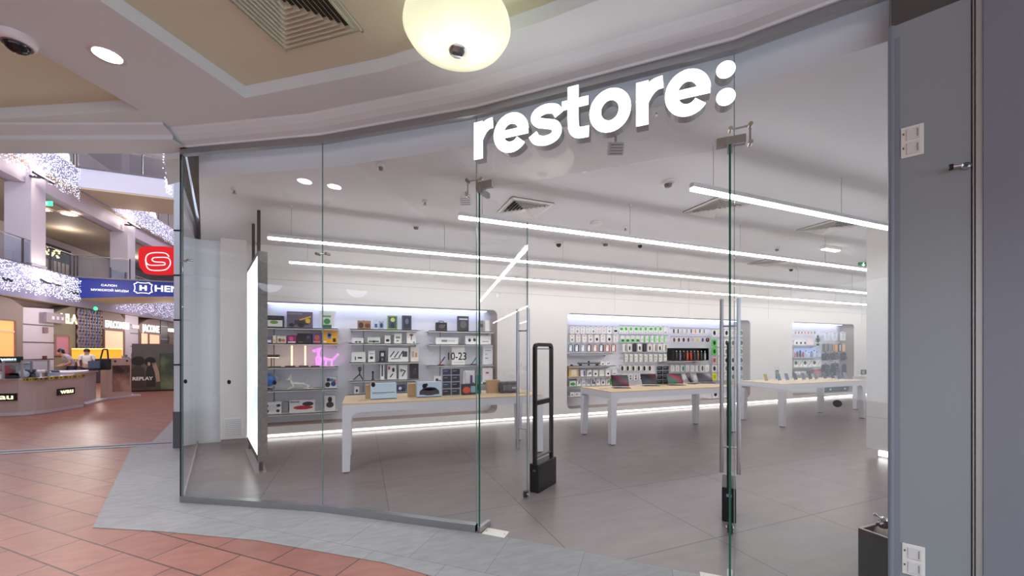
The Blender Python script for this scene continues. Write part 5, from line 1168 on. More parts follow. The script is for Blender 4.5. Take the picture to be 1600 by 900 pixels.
# columns of the upper gallery
def column(px, X, z0, z1, s, label):
    Y = Y_at(px, X); t = thing('gallery_column', label, 'column', (X, Y, z0), 0, 'square gallery columns')
    m = MB(); m.box(-s/2, -s/2, 0, s/2, s/2, z1-z0, lav); m.build('shaft', t); m = MB(); m.box(-s/2-.03, -s/2-.03, 0, s/2+.03, s/2+.03, .15, C(150, 146, 156)); m.build('plinth', t)
    m = MB(); m.box(-s/2-.04, -s/2-.04, z1-z0-.1, s/2+.04, s/2+.04, z1-z0, lav); m.build('cap', t)
column(40, -12.98, 4.95, 9.1, .78, 'nearer square lavender column standing on the first gallery')
column(192, -12.98, 4.95, 9.1, .78, 'farther square lavender column standing on the first gallery')
column(-30, -12.98, 10.15, 14.9, .78, 'square column on the second gallery, near the top left')
# railings
def railing(a, b, z, label, group='glass railings of the galleries', h=1.05, posts=1.3):
    a = Vector(a); b = Vector(b); L = (b-a).length; D = (b-a)/L
    t = thing('glass_railing', label, 'railing', v3(a, z), 0, group); T = frame_T((0, 0, 0), (D.x, D.y, 0))
    m = MB(T); m.box(.02, .08, -.006, L-.02, h-.08, .006, glassr); m.build('glass_panel', t)
    m = MB(T); m.tube((0, h, 0), (L, h, 0), .025, steel, n=8); m.build('handrail', t)
    m = MB(T); m.box(0, 0, -.04, L, .06, .04, C(110, 104, 116)); m.build('base_rail', t)
    n = max(1, int(L/posts))
    for k in range(n+1): m = MB(T); m.box(L*k/n-.02, 0, -.025, L*k/n+.02, h, .025, darksteel); m.build('post', t)
railing((XA-.12, 17.0), (XA-.12, 24.4), 4.95, 'glass railing with steel posts along first gallery above sparkling fascia')
railing((XA-.12, 27.2), (XA-.12, 40), 4.95, 'glass railing along far part of the first gallery')
railing((XA-.12, 18.0), (XA-.12, 24.4), 10.15, 'glass railing along the second gallery at top left')
railing((XA-.12, 27.2), (XA-.12, 42), 10.15, 'glass railing along the far part of second gallery')
# bridges across the atrium
YBR = 24.4
mb = MB(TW(0)); mb = MB(frame_T((0, YBR, 0), (1, 0, 0)))     # local x = X, y = z, z = -Y
arch = [(-12.5, 3.98), (-10.5, 4.16), (-8, 4.28), (-5.5, 4.28), (-2.8, 4.2), (-2.8, 4.95), (-12.5, 4.95)]
mb.prism(arch, -2.7, -.06, tan); struct(mb, 'ceiling_bridge_one')
bannerb = mat('banner_blue', (20, 40, 130), .45, emit=(20, 40, 130), es=.05)
t = thing('shop_banner', 'long blue banner with white HEN lettering across the first bridge', 'banner', (XA, YBR, 0)); TB = frame_T((0, 0, 0), (1, 0, 0))
m = MB(TB); m.prism([(x+12.5, z) for x, z in arch], -.05, .0, bannerb); m.build('cloth', t)
def bx(px): return X_at(px, YBR)+12.5
def bz(px, py): return z_atY(px, py, YBR)
wtext = mat('white_lettering', (245, 245, 250), .5, emit=(240, 242, 255), es=.5)
m = MB(TB); text_into(m, 'HEN', .43, wtext, Matrix.Translation((bx(241), bz(241, 455), .012)), .02, bold=.010, sx=1.22); m.build('large_letters', t)
m = MB(TB); text_into(m, 'САЛОН', .135, wtext, Matrix.Translation((bx(158), bz(158, 447), .012)), .015, sx=1.2); text_into(m, 'МУЖСКОЙ МОДЫ', .135, wtext, Matrix.Translation((bx(142), bz(142, 454), .012)), .015, sx=1.15); m.build('small_letters', t)
m = MB(TB @ Matrix.Translation((bx(224), bz(224, 450), .01)))
ol = [(x*.30*(1+.09*math.cos(8*a)), z) for x, z, a in []]
oc = [(.34*(abs(math.cos(a))**.45)*(1 if math.cos(a) > 0 else -1)*(1-.07*math.cos(a*8)), .26*(abs(math.sin(a))**.45)*(1 if math.sin(a) > 0 else -1)*(1-.07*math.cos(a*8))) for a in [2*PI*(k+.5)/40 for k in range(40)]]
m.stroke(oc, .034, 0, .015, wtext, closed=True)
m.box(-.14, -.13, 0, -.06, .13, .015, wtext); m.box(.06, -.13, 0, .14, .13, .015, wtext); m.box(-.06, -.035, 0, .06, .035, .015, wtext); m.build('crest', t)
railing((XA, YBR-.02), (-2.9, YBR-.02), 4.95, 'glass railing along the bridge above the blue banner', posts=1.9)
mb = MB(frame_T((0, YBR, 0), (1, 0, 0))); mb.prism([(-12.5, 9.26), (-2.8, 9.2), (-2.8, 10.15), (-12.5, 10.15)], -2.7, 0, mat('bridge_white', (206, 208, 226), .5)); struct(mb, 'trim_bridge_two')
mb = MB(frame_T((0, YBR, 0), (1, 0, 0))); mb.prism([(-12.5, 9.18), (-2.8, 9.12), (-2.8, 9.20), (-12.5, 9.26)], -2.7, -.02, tan); struct(mb, 'ceiling_bridge_two')
railing((XA, YBR-.02), (-2.9, YBR-.02), 10.15, 'glass railing along the upper white bridge', posts=2.0)
# sparkling curtains of small LEDs (uncountable)
spark = mat('led_spark', (255, 255, 255), .5, emit=(216, 224, 255), es=.55)
def curtain(y0, y1, z0, z1, n, label, zig=.3, X=XA+.05, seed=1):
    r2 = random.Random(seed); m = MB(); n = int(n*.72); s = .021
    for k in range(n):
        y = r2.uniform(y0, y1); edge = zig*abs(math.sin(y*2.3))*r2.random(); z = r2.uniform(z0+edge, z1); x = X+r2.uniform(0, .08); q = s*r2.uniform(.6, 1.3)
        m.add([(x+q, y, z), (x, y+q, z), (x, y-q, z), (x, y, z+q), (x, y, z-q)], [(0, 1, 3), (0, 3, 2), (0, 2, 4), (0, 4, 1)], spark)
    return tag(m.build('light_curtain'), label, 'light curtain', 'sparkling light curtains', 'stuff')
curtain(17.5, 24.4, 3.75, 4.9, 3600, 'curtain of tiny white lights on first gallery fascia at left', seed=1)
curtain(27.2, 43, 3.7, 4.9, 3600, 'curtain of tiny white lights on far fascia under the blue banner', seed=2)
curtain(17.5, 24.4, 8.55, 10.1, 3600, 'curtain of tiny white lights hanging from second gallery, top left', .5, seed=3)
curtain(27.2, 43, 8.9, 10.1, 4200, 'curtain of tiny white lights on second gallery beyond the bridge', seed=4)
m = MB(); r2 = random.Random(9)
xc = X_at(263, 20); 
for k in range(260):
    z = r2.uniform(8.0, 11); x = xc+r2.uniform(-.16, .2)*(1 if z > 9 else .5); y = 20+r2.uniform(-.1, .1); q = .03
    m.add([(x+q, y, z), (x, y-q, z), (x-q, y, z), (x, y, z+q), (x, y, z-q)], [(0, 3, 1), (1, 3, 2), (0, 1, 4), (1, 2, 4)], spark)
tag(m.build('light_curtain'), 'narrow strand of tiny white lights hanging at right of the upper bridge', 'light curtain', None, 'stuff')
# floodlights with warm glow
warm = mat('warm_flood', (255, 240, 220), .5, emit=(255, 232, 200), es=6)
def flood(px, py, X, label, n=2):
    Y = Y_at(px, X); z = z_atX(px, py, X); t = thing('floodlight', label, 'lamp', (X, Y, z), 0, 'warm floodlights on the gallery edges')
    m = MB(); m.box(-.25, -.05, -.04, .04, .05, .04, darksteel)
    m.build('bracket', t)
    for k in range(n):
        y = (k-(n-1)/2)*.55; m = MB(Matrix.Translation((.15, y, 0)) @ Matrix.Rotation(.6, 4, 'Y')); m.box(-.12, -.16, -.05, .12, .16, .05, C(70, 72, 90), bev=.02); b_ = m.build('housing', t)
        m = MB(Matrix.Translation((.15, y, 0)) @ Matrix.Rotation(.6, 4, 'Y')); m.box(-.10, -.14, .05, .10, .14, .06, warm); m.build('lens', b_)
    l = bpy.data.lights.new('flood', 'POINT'); l.energy = 32; l.color = (1, .88, .72); l.shadow_soft_size = .12; o = bpy.data.objects.new('flood_glow', l); COL.objects.link(o); o.location = (.35, 0, .25); o.parent = t
flood(72, 441, XA+.15, 'pair of warm floodlights on the sparkling first gallery fascia')
flood(60, 277, XA+.15, 'pair of warm floodlights beside the nearer gallery column top')
flood(204, 352, XA+.15, 'pair of warm floodlights beside the farther gallery column top')
for px, py, nm in ((10, 437, 'left'), (116, 458, 'right')):
    Y = Y_at(px, XA+.1); t = thing('fascia_bracket', 'small dark double hook bracket on the sparkling fascia, %s one' % nm, 'bracket', (XA+.1, Y, z_atX(px, py, XA+.1)), 0, 'dark brackets on the fascia')
    m = MB(); m.path([(.02, -.22, .05), (.05, -.1, -.05), (.05, .02, .05), (.05, .14, -.05), (.02, .24, .04)], .03, softblack, n=6); m.build('hook', t)
# gallery ceiling lamps and signs
for px, py, nm in ((64, 326, 'left of two on gallery ceiling, elongated'), (108, 334, 'right of two on gallery ceiling')):
    z = 8.28; q = at(px, py, z); t = thing('gallery_downlight', 'warm white round downlight, '+nm, 'lamp', (q.x, q.y, z), 0, 'downlights in the gallery ceiling'); m = MB(); m.lathe([(.001, -.02), (.28, -.02), (.3, 0)], warm, 16); m.build('lens', t); m = MB(); m.lathe([(.3, -.03), (.36, -.03), (.37, 0)], white, 16); m.build('rim', t)
q = at(70, 318, 8.0); t = thing('exit_sign', 'small green glowing exit sign on the gallery ceiling', 'exit sign', (q.x, q.y, 8.0)); T = frame_T((0, 0, 0), (RX, RY, 0)); m = MB(T); m.box(-.32, -.1, -.03, .32, .1, .03, mat('green_glow', (60, 200, 130), .5, emit=(60, 220, 140), es=1.4)); m.build('panel', t); m = MB(T); m.box(-.2, -.05, .03, -.02, .05, .035, w_); m.box(.06, -.05, .03, .16, .05, .035, w_); m.build('symbol', t); m = MB(); m.tube((0, 0, .1), (0, 0, .3), .01, steel); m.build('hanger', t)
# upper dark shop
X1 = -17.4; ya, yb = Y_at(61, X1), Y_at(107, X1); zt_, zb_ = z_atX(84, 372, X1)+.2, 4.95
t = thing('storefront', 'black framed shop front with glowing letters on the first gallery', 'shop front', (X1, ya, 4.95)); L = yb-ya; H = 2.9
m = MB(TW(0)); m.box(0, 0, 0, L, H, .12, softblack); m.build('surround', t)
m = MB(TW(0)); m.box(L*.06, .05, .12, L*.9, H*.68, .14, mat('upper_shop_window', (120, 96, 80), .3, emit=(150, 110, 84), es=.35)); m.build('window', t)
m = MB(TW(0))
for k in range(1, 6): m.box(L*(.06+.84*k/6)-.02, .05, .14, L*(.06+.84*k/6)+.02, H*.68, .17, softblack)
m.build('mullion', t)
m = MB(TW(0)); text_into(m, 'mara', .7, mat('gold_letters', (240, 220, 150), .5, emit=(250, 226, 150), es=1.6), Matrix.Translation((L*.2, .32, .18)), .03); m.build('lettering', t)
m = MB(TW(0)); r2 = random.Random(4)
for k in range(26): m.ball((r2.uniform(L*.05, L*.6), r2.uniform(H*.76, H*.94), .14), .05, MATS['gold_letters'], 6)
m.build('garland', t)
# red blade sign
pc = P(243, 7.0); zc_ = EYE-(407.5-HOR)/FOC*7.0; t = thing('blade_sign', 'red rounded sign with a white looping S outline', 'sign', v3(pc, zc_)); T = frame_T((0, 0, 0), (RX, RY, 0)) @ Matrix.Rotation(-.05, 4, 'Y')
redm = mat('sign_red', (200, 20, 24), .35, emit=(206, 16, 22), es=.45)
sh = [(-.33, .02), (-.325, .20), (-.28, .26), (-.1, .268), (.2, .258), (.36, .235), (.40, .2), (.40, -.2), (.36, -.262), (.1, -.262), (-.12, -.25), (-.22, -.215), (-.30, -.12)]
m = MB(T); m.prism(sh, -.06, 0, redm, mside=C(150, 20, 24)); m.build('panel', t)
def sloop():
    return [(.20, .10), (.17, .155), (.10, .175), (-.10, .175), (-.19, .15), (-.235, .08), (-.235, .03), (-.20, -.03), (-.12, -.055), (.12, -.055), (.15, -.03), (.12, 0.0), (-.07, .01), (-.13, .035), (-.13, .06), (-.08, .085), (.16, .085)]
m = MB(T @ Matrix.Translation((.05, -.02, 0)))
o1 = spline([(.21, .09), (.17, .14), (.08, .165), (-.10, .165), (-.20, .13), (-.235, .05), (-.21, -.03), (-.13, -.06), (.10, -.06), (.135, -.035), (.10, -.01), (-.05, .0), (-.11, .03), (-.10, .065), (-.04, .08), (.17, .075), (.23, .02), (.23, -.06), (.17, -.13), (.08, -.155), (-.10, -.155), (-.19, -.12), (-.225, -.05), (-.235, .04)], 4)
m.stroke(o1, .016, 0, .006, wtext); m.build('loop_emblem', t)
m = MB(T); m.tube((.38, .15, -.03), (.62, .15, -.03), .02, darksteel); m.tube((.38, -.15, -.03), (.62, -.15, -.03), .02, darksteel); m.build('wall_arm', t)
# ---------------------------------------------------------------- ground floor arcade
XG = -12.6
orangeg = mat('lit_window_orange', (240, 180, 110), .5, emit=(255, 170, 100), es=.42)
peach = mat('lit_window_peach', (240, 200, 170), .5, emit=(255, 200, 160), es=.42)
pinkw = mat('window_mauve', (150, 100, 120), .4, emit=(150, 90, 110), es=.4)
mb = MB(); mb.box(-13.4, -8, 0, -13.2, 44, 3.6, mtaupe); struct(mb, 'wall_arcade')
def yg(px): return Y_at(px, XG)
def zg(px, py): return z_atX(px, py, XG)
def front(pa, pb, top_pts, m_, name, label, cat, parts):
    """a facade panel standing on the arcade line; parts: list of (kind, ...)"""
    y0, y1 = yg(pa), yg(pb); t = thing(name, label, cat, (XG, y0, 0)); T = TW(0)
    poly = [(0, 0), (y1-y0, 0)]+[(yg(px)-y0, zg(px, py)) for px, py in top_pts]
    m = MB(T); m.prism([(a_, min(b_, 3.56)) for a_, b_ in poly], -.55, 0, m_); m.build('wall_panel', t)
    for p in parts:
        if p[0] == 'w':
            _, a, b, ytop, ybot, mt, nm = p; a_, b_ = yg(a)-y0, yg(b)-y0; z1, z0 = zg((a+b)/2, ytop), max(.06, zg((a+b)/2, ybot))
            m = MB(T); m.box(a_, z0, -.1, b_, z1, .02, mt); w = m.build(nm, t)
            m = MB(T); e = .06
            for bx_ in ((a_-e, z0-e, b_+e, z0), (a_-e, z1, b_+e, z1+e), (a_-e, z0, a_, z1), (b_, z0, b_+e, z1)): m.box(bx_[0], bx_[1], 0, bx_[2], bx_[3], .06, C(140, 110, 96))
            m.build('window_frame', w)
        if p[0] == 't':
            _, a, py, txt, sz, mt, sx = p; m = MB(T); text_into(m, txt, sz, mt, Matrix.Translation((yg(a)-y0, zg(a, py), .03)), .03, bold=.01, sx=sx); m.build('lettering', t)
        if p[0] == 'j':
            _, a, b, ys, mt = p; m = MB(T)
            for py in ys: z = zg((a+b)/2, py); m.box(yg(a)-y0, z-.02, 0, yg(b)-y0, z+.02, .012, mt)
            m.build('joint', t)
        if p[0] == 'r':
            _, a, b, ya_, yb_, mt, nm = p; m = MB(T); m.box(yg(a)-y0, zg(a, yb_), 0, yg(b)-y0, zg(a, ya_), .05, mt); m.build(nm, t)
    return t
darkj = C(70, 60, 66)
front(-40, 35.5, [(35.5, 479), (18, 467), (0, 457), (-40, 440)], mtaupe, 'storefront', 'taupe shop front with orange lit window at far left', 'shop front', [('w', -30, 20.5, 500, 562, orangeg, 'window'), ('r', -30, 20, 514, 517, C(250, 220, 180), 'shelf_edge')])
front(36, 84, [(84, 483), (36, 480)], lav, 'arcade_pier', 'wide lavender stone pier with dark joints beside orange window', 'pier', [('j', 36, 84, (508, 535, 561.5), darkj), ('r', 66, 73, 511, 520, C(140, 110, 120), 'small_plaque'), ('r', 66, 71, 556, 561, C(90, 40, 50), 'alarm_box')])
front(84.5, 118, [(118, 478), (110, 479), (98, 483), (84.5, 489)], mat('taupe_green', (138, 132, 120), .6), 'storefront', 'taupe arched shop front with cream glowing letters', 'shop front', [('w', 85.5, 106, 526, 554, pinkw, 'window'), ('t', 93, 504, 'MLA', .62, mat('cream_letters', (250, 250, 210), .5, emit=(255, 250, 200), es=.7), .9)])
Yp = yg(58); t = thing('arcade_sign', 'grey sign board with pale letters hung on the lavender pier', 'sign', (XG+.25, yg(60), zg(60, 503))); T = TW(0)
m = MB(T); m.box(0, 0, -.1, yg(91)-yg(60), .42, 0, C(150, 140, 150)); m.build('board', t)
m = MB(T); text_into(m, 'S H O E S', .26, C(220, 216, 224), Matrix.Translation((.25, .11, 0)), .02) if False else None
for k in range(6): m.box(.3+k*.28, .14, 0, .3+k*.28+.13, .28, .01, C(222, 216, 226))
m.build('lettering', t)
# patterned dark facade with vertical light strands
y0, y1 = yg(119), yg(158); t = thing('strand_facade', 'dark facade of vertical blue and copper lit strands', 'facade', (XG, y0, 0)); L = y1-y0; zt_ = min(3.55, zg(138, 479))
m = MB(TW(0)); m.box(0, 1.55, -.2, L, zt_, 0, mat('dark_violet', (38, 34, 58), .5)); m.build('backing', t)
r2 = random.Random(11); cb = mat('strand_blue', (86, 92, 130), .5, emit=(110, 120, 190), es=.12); cc2 = mat('strand_copper', (120, 96, 92), .5, emit=(190, 140, 120), es=.12)
for k in range(9):
    m = MB(TW(0)); x = L*(k+.5)/9
    m.stroke([(x+.05*math.sin(q*1.1+k), 1.6+(zt_-1.65)*q/24) for q in range(25)], .07, 0, .05, cb if k % 2 else cc2)
    for q in range(11): z = 1.7+(zt_-1.8)*q/11; m.box(x-.07, z, .05, x+.07, z+.05, .07, C(150, 140, 150))
    m.build('light_strand', t)
tz = thing('exit_sign', 'small green round light at top of the strand facade', 'exit sign', (XG+.1, yg(145), zg(145, 482))); m = MB(); m.ball((0, 0, 0), .12, MATS['green_glow'], 10, sc3=(.5, 1.3, .8)); m.build('lamp', tz); m = MB(); m.tube((0, 0, 0), (-.1, 0, 0), .03, steel); m.build('mount', tz)
front(160, 195, [(195, 499), (188, 490), (176, 481), (166, 477), (160, 476)], mtaupe, 'storefront', 'arched taupe shop front with white FALCONERI lettering and peach window', 'shop front', [('w', 162, 191.5, 517, 557, peach, 'window'), ('t', 163.5, 511, 'FALCONERI', .52, mat('bright_letters', (255, 255, 255), .5, emit=(255, 255, 255), es=.9), .80)])
front(195.5, 216, [(216, 492), (206, 491), (203, 488), (195.5, 487)], lav, 'arcade_pier', 'narrow lavender pier between the two peach lit shops', 'pier', [('j', 203.5, 216, (508, 521, 541), darkj), ('r', 205, 216, 507, 513, MATS['bright_letters'] if False else C(240, 240, 244), 'light_sign')])
front(217, 250, [(250, 497), (242, 497.5), (230, 499), (221, 505), (217, 507)], mtaupe, 'storefront', 'arched taupe shop front with short white lettering', 'shop front', [('w', 219, 230, 521, 560, peach, 'window'), ('w', 232, 248.5, 523, 560, peach, 'window'), ('t', 222, 517.5, 'JACONE', .62, MATS['bright_letters'], .9)])
front(251, 262, [(262, 500), (251, 496)], C(70, 66, 84), 'arcade_pier', 'dark glossy narrow pier at right of the peach shops', 'pier', [('j', 251, 262, (510, 530), LGm)])
front(262.5, 290, [(290, 520), (276, 507), (262.5, 502)], mat('dark_front', (100, 84, 84), .6), 'storefront', 'dark shop front at the far right of the arcade', 'shop front', [('w', 264, 286, 527, 575, mat('dark_window', (70, 60, 60), .3, emit=(110, 90, 80), es=.3), 'window'), ('r', 262.5, 286, 513, 518, MATS['bright_letters'], 'white_sign')])
# ---------------------------------------------------------------- kiosk
KC = [(0, 650), (60, 648), (130, 636)]
kb = mat('kiosk_body', (190, 168, 158), .4)
A0 = at(-60, 652); A1 = at(52, 648.5); A2 = at(132, 635.5); A3 = A2+Vector((-1.8, .15)); A4 = A0+Vector((-1.4, 1.6))
def rounded(pts, i, r=.35, n=5):
    p = pts[i]; a = (pts[i-1]-p).normalized(); b = (pts[(i+1) % len(pts)]-p).normalized(); s = p+a*r; e = p+b*r
    return [((1-t)**2*s+2*t*(1-t)*p+t*t*e) for t in [k/n for k in range(n+1)]]
base = [A0]+rounded([A0, A1, A2], 1, .45)+[A2, A3, A4]
t = thing('kiosk_counter', 'rounded taupe kiosk counter with black lit name plates', 'kiosk', (0, 0, 0))
m = MB(); m.prism([tuple(p) for p in base], .07, .83, kb); m.build('body', t)
m = MB(); m.prism([tuple(p+(p-Vector((-7, 14.5))).normalized()*.05) for p in base], 0, .07, C(200, 192, 194)); m.build('plinth', t)
m = MB(); m.prism([tuple(p) for p in base], .83, .86, C(208, 200, 204)); m.build('worktop', t)
def plate(pa, pb, yt, yb, txt, sx, a, b):
    D = (b-a).normalized(); s0, _ = on_line(pa, a, b); s1, q1 = on_line(pb, a, b); q0 = a+D*s0; d = q0.x*FX+q0.y*FY
    z1 = EYE-(yt-HOR)/FOC*d; z0 = EYE-(yb-HOR)/FOC*d; T = frame_T((q0.x, q0.y, 0), (D.x, D.y, 0)); m = MB(T); m.box(0, z0, 0, s1-s0, z1, .03, blackp); p = m.build('name_plate', t)
    m = MB(T); text_into(m, txt, (z1-z0)*1.05, mat('plate_letters', (240, 240, 190), .5, emit=(250, 250, 200), es=.7), Matrix.Translation((.06, z0+(z1-z0)*.22, .035)), .01, bold=.002, sx=sx); m.build('lettering', p)
plate(-22, 27, 615.5, 627, 'wau', 1.6, A0, A1); plate(88.5, 115, 608, 618, 'wau', 1.3, A1, A2)
DK = (A2-A1).normalized()
t = thing('barrier_tape', 'yellow and black barrier tape lying along the kiosk edge', 'tape', (0, 0, 0))
for k in range(14):
    a = A1+(A2-A1)*(-.30+1.3*k/14); b = A1+(A2-A1)*(-.30+1.3*(k+1)/14) if k < 13 else A2
    if k < 3: a = A0+(A1-A0)*(.86+.045*k); b = A0+(A1-A0)*(.86+.045*(k+1))
    D = (b-a).normalized(); L = (b-a).length; T = frame_T((a.x, a.y, 0), (D.x, D.y, 0)); m = MB(T); m.box(0, .80, .005, L*1.02, .87, .02, C(216, 190, 40) if k % 2 == 0 else C(150, 130, 44)); m.box(L*.3, .815, .02, L*.7, .845, .022, C(60, 54, 30)); m.build('tape_band', t)
# glass case and goods on the kiosk
def kp(px, back=.3, z=.86):
    s, q = on_line(px, A1, A2); n = Vector((-DK.y, DK.x)); return q+n*back
def kcase(p0, p1, ytop, label, seg=(A1, A2), back=.10, dep=.34):
    a, b = seg; D = (b-a).normalized(); n = Vector((-D.y, D.x)); s0, q0 = on_line(p0, a, b); s1, q1 = on_line(p1, a, b); L = s1-s0; d = q0.x*FX+q0.y*FY; h = EYE-(ytop-HOR)/FOC*d-.86
    t = thing('glass_case', label, 'glass case', (q0.x+n.x*back, q0.y+n.y*back, .86), 0, 'glass cases on the kiosk'); T = frame_T((0, 0, 0), (D.x, D.y, 0))
    m = MB(T); m.box(0, 0, -.005, L, h, .005, glassr); m.box(0, 0, -dep, L, h, -dep+.01, glassr); m.box(0, h-.01, -dep, L, h, 0, glassr); m.build('glass', t)
    for x in (0, L):
        for z_ in (0, -dep): m = MB(T); m.box(x-.015, 0, z_-.015, x+.015, h, z_+.015, alum); m.build('post', t)
    m = MB(T); m.box(0, h-.015, -.015, L, h+.015, .015, alum); m.box(0, h-.015, -dep-.015, L, h+.015, -dep+.015, alum); m.build('top_bar', t)
kcase(43, 84, 564, 'clear glass case on the kiosk holding red and white goods')
kcase(-22, 20, 570, 'clear glass case at far left of the kiosk', (A0, A1))
s, q = on_line(-20, A0, A1); d = q.x*FX+q.y*FY; t = thing('kiosk_sign', 'dark green lit sign board above left end of the kiosk', 'sign', (q.x, q.y+.15, EYE-(569-HOR)/FOC*d+.03)); s2, _ = on_line(24, A0, A1)
D0 = (A1-A0).normalized(); T = frame_T((0, 0, 0), (D0.x, D0.y, 0)); m = MB(T); m.box(0, 0, -.06, s2-s, .14, 0, mat('dark_green_sign', (24, 50, 40), .4)); m.build('board', t); m = MB(T); text_into(m, 'wau', .13, mat('blue_letters', (190, 220, 240), .5, emit=(180, 215, 240), es=1.2), Matrix.Translation((s2-s-.36, .03, .003)), .006, bold=.006, sx=1.3); m.build('lettering', t)
m = MB(T)
for x in (.05, s2-s-.05): m.box(x-.015, -.03, -.045, x+.015, .0, -.015, alum)
m.build('post', t)
cols = [(236, 236, 240), (40, 38, 44), (190, 30, 40), (230, 228, 236), (120, 60, 70), (34, 34, 40), (240, 240, 246), (210, 206, 220), (160, 150, 160), (60, 90, 120), (236, 230, 236), (170, 170, 190)]
cn = ['white', 'black', 'red', 'pearl white', 'plum', 'charcoal', 'bright white', 'pale lilac', 'grey', 'blue', 'cream', 'silver blue']
for i, px in enumerate([44, 49, 57, 64, 69, 74, 79, 83, 90, 96, 103, 111]):
    q = kp(px, .35 if i % 2 else .55); h = [.16, .12, .30, .2, .14, .12, .22, .2, .14, .16, .12, .14][i]
    t = thing('bust_stand' if i in (2, 3, 6, 7) else 'trinket_box', '%s %s, %s on the kiosk counter' % (cn[i], 'jewellery bust' if i in (2, 3, 6, 7) else 'trinket box', nth(i, 12)), 'display stand' if i in (2, 3, 6, 7) else 'box', (q.x, q.y, .86), 0, 'goods on the kiosk counter')
    if i in (2, 3, 6, 7):
        m = MB(); m.lathe([(.05, 0), (.11, h*.2), (.12, h*.5), (.09, h*.7), (.035, h*.8), (.035, h), (.001, h)], C(*cols[i]), 14, T=Matrix.Diagonal((1, .5, 1, 1))); m.build('bust', t); m = MB(); m.lathe([(.001, .01), (.07, .01), (.07, 0)], blackp, 12); m.build('base', t)
    else:
        m = MB(); m.box(-.08, -.06, 0, .08, .06, h*.6, C(*cols[i]), bev=.008); m.build('body', t); m = MB(Matrix.Translation((0, .05, h*.6)) @ Matrix.Rotation(.9, 4, 'X')); m.box(-.08, -.0, 0, .08, .012, h*.6, C(*[max(0, v-20) for v in cols[i]])); m.build('lid', t)
for i, px in enumerate([-10, -2, 5, 11, 17, 30, 34]):
    s, q = on_line(px, A0, A1) if px < 28 else on_line(px, A1-(A2-A1)*.3, A2); q = q+Vector((.1, .45)); t = thing('sunglasses_stand', '%s stand with small dark goods, %s in the left kiosk case' % (['black', 'brown', 'grey', 'green', 'navy', 'white', 'tan'][i], nth(i, 7)), 'display stand', (q.x, q.y, .86), 0, 'small stands in the left kiosk case')
    c = [(30, 30, 34), (80, 60, 50), (120, 120, 124), (60, 80, 70), (40, 50, 80), (236, 234, 240), (190, 160, 120)][i]; m = MB(); m.tube((0, 0, 0), (0, 0, .14), .02, C(*c)); m.lathe([(.001, .012), (.06, .01), (.065, 0)], C(*c), 12); m.build('stem', t); m = MB(); m.ball((-.04, 0, .15), .04, C(*c), 10); m.ball((.04, 0, .15), .04, C(*c), 10); m.build('goods', t)
# second counter unit, poster panel, big poster block
B0 = at(131, 634); B1 = at(168, 624); B2 = at(205, 620); pan = mat('kiosk_grey', (196, 182, 178), .5)
t = thing('kiosk_counter', 'lower grey counter section right of rounded kiosk', 'kiosk', v3(B0, 0)); D = (B1-B0).normalized(); L = (B1-B0).length; T = frame_T((0, 0, 0), (D.x, D.y, 0))
m = MB(T); m.box(.05, 0, -1.0, L, .86, -.25, pan); m.build('body', t); m = MB(T); m.box(.05, .86, -1.02, L, .92, -.2, C(214, 208, 214)); m.build('worktop', t); m = MB(T); m.box(0, 0, -.3, L, .05, .06, C(190, 182, 184)); m.build('plinth', t)
t = thing('poster_screen_wall', 'tall brown panel with framed dark photo poster', 'panel', v3(B1, 0)); D = (B2-B1).normalized(); L = (B2-B1).length; T = frame_T((0, 0, 0), (D.x, D.y, 0)); d1 = B1.x*FX+B1.y*FY; zt_ = EYE-(560-HOR)/FOC*d1
m = MB(T); m.box(0, 0, -.25, L, zt_, 0, mat('brown_panel', (198, 168, 152), .45)); m.build('panel', t); m = MB(T); m.box(0, 0, -.25, L+.25, .05, .06, C(200, 190, 190)); m.build('plinth', t)
def mottled(name, c1, c2, sc_, es=0.):
    m = bpy.data.materials.new(name); m.use_nodes = True; nt = m.node_tree; b = nt.nodes['Principled BSDF']; tc = nt.nodes.new('ShaderNodeTexCoord'); n = nt.nodes.new('ShaderNodeTexNoise'); n.inputs['Scale'].default_value = sc_; n.inputs['Detail'].default_value = 4
    cr = nt.nodes.new('ShaderNodeValToRGB'); cr.color_ramp.elements[0].position = .38; cr.color_ramp.elements[0].color = (*srgb(c1), 1); cr.color_ramp.elements[1].position = .62; cr.color_ramp.elements[1].color = (*srgb(c2), 1)
    nt.links.new(tc.outputs['Object'], n.inputs[0]); nt.links.new(n.outputs[0], cr.inputs[0]); nt.links.new(cr.outputs[0], b.inputs[0]); b.inputs['Roughness'].default_value = .35; return m
m = MB(T); m.box(L*.2, zt_*.18, 0, L*.92, zt_*.82, .02, mottled('photo_brown', (66, 44, 40), (190, 150, 130), 1.6)); m.build('photo', t)
m = MB(T); 
for x in (.3, .8): m.ball((L*x, zt_*.93, .01), .03, softblack, 8)
m.build('fixing', t)
C0 = at(205.5, 612.5); C1 = at(250, 611); C2 = at(259, 607)
dm = (C0.x*FX+C0.y*FY); zt_ = EYE-(552-HOR)/FOC*dm; D = (C1-C0).normalized(); L = (C1-C0).length; T = frame_T((0, 0, 0), (D.x, D.y, 0))
t = thing('poster_block', 'big dark olive advertising block with blurred poster and white lettering', 'advertising block', v3(C0, 0))
m = MB(T); m.box(0, .05, -2.2, L+.4, zt_+.35, -.02, C(92, 86, 84)); m.build('core', t); m = MB(T); m.box(0, .05, -.02, L, zt_, .02, mottled('poster_olive', (70, 66, 52), (104, 96, 84), .7)); m.build('poster', t); m = MB(T); m.box(L, .05, -.3, L+.38, zt_, .0, mottled('poster_green', (60, 76, 60), (120, 130, 90), 1.2)); m.build('side_strip', t)
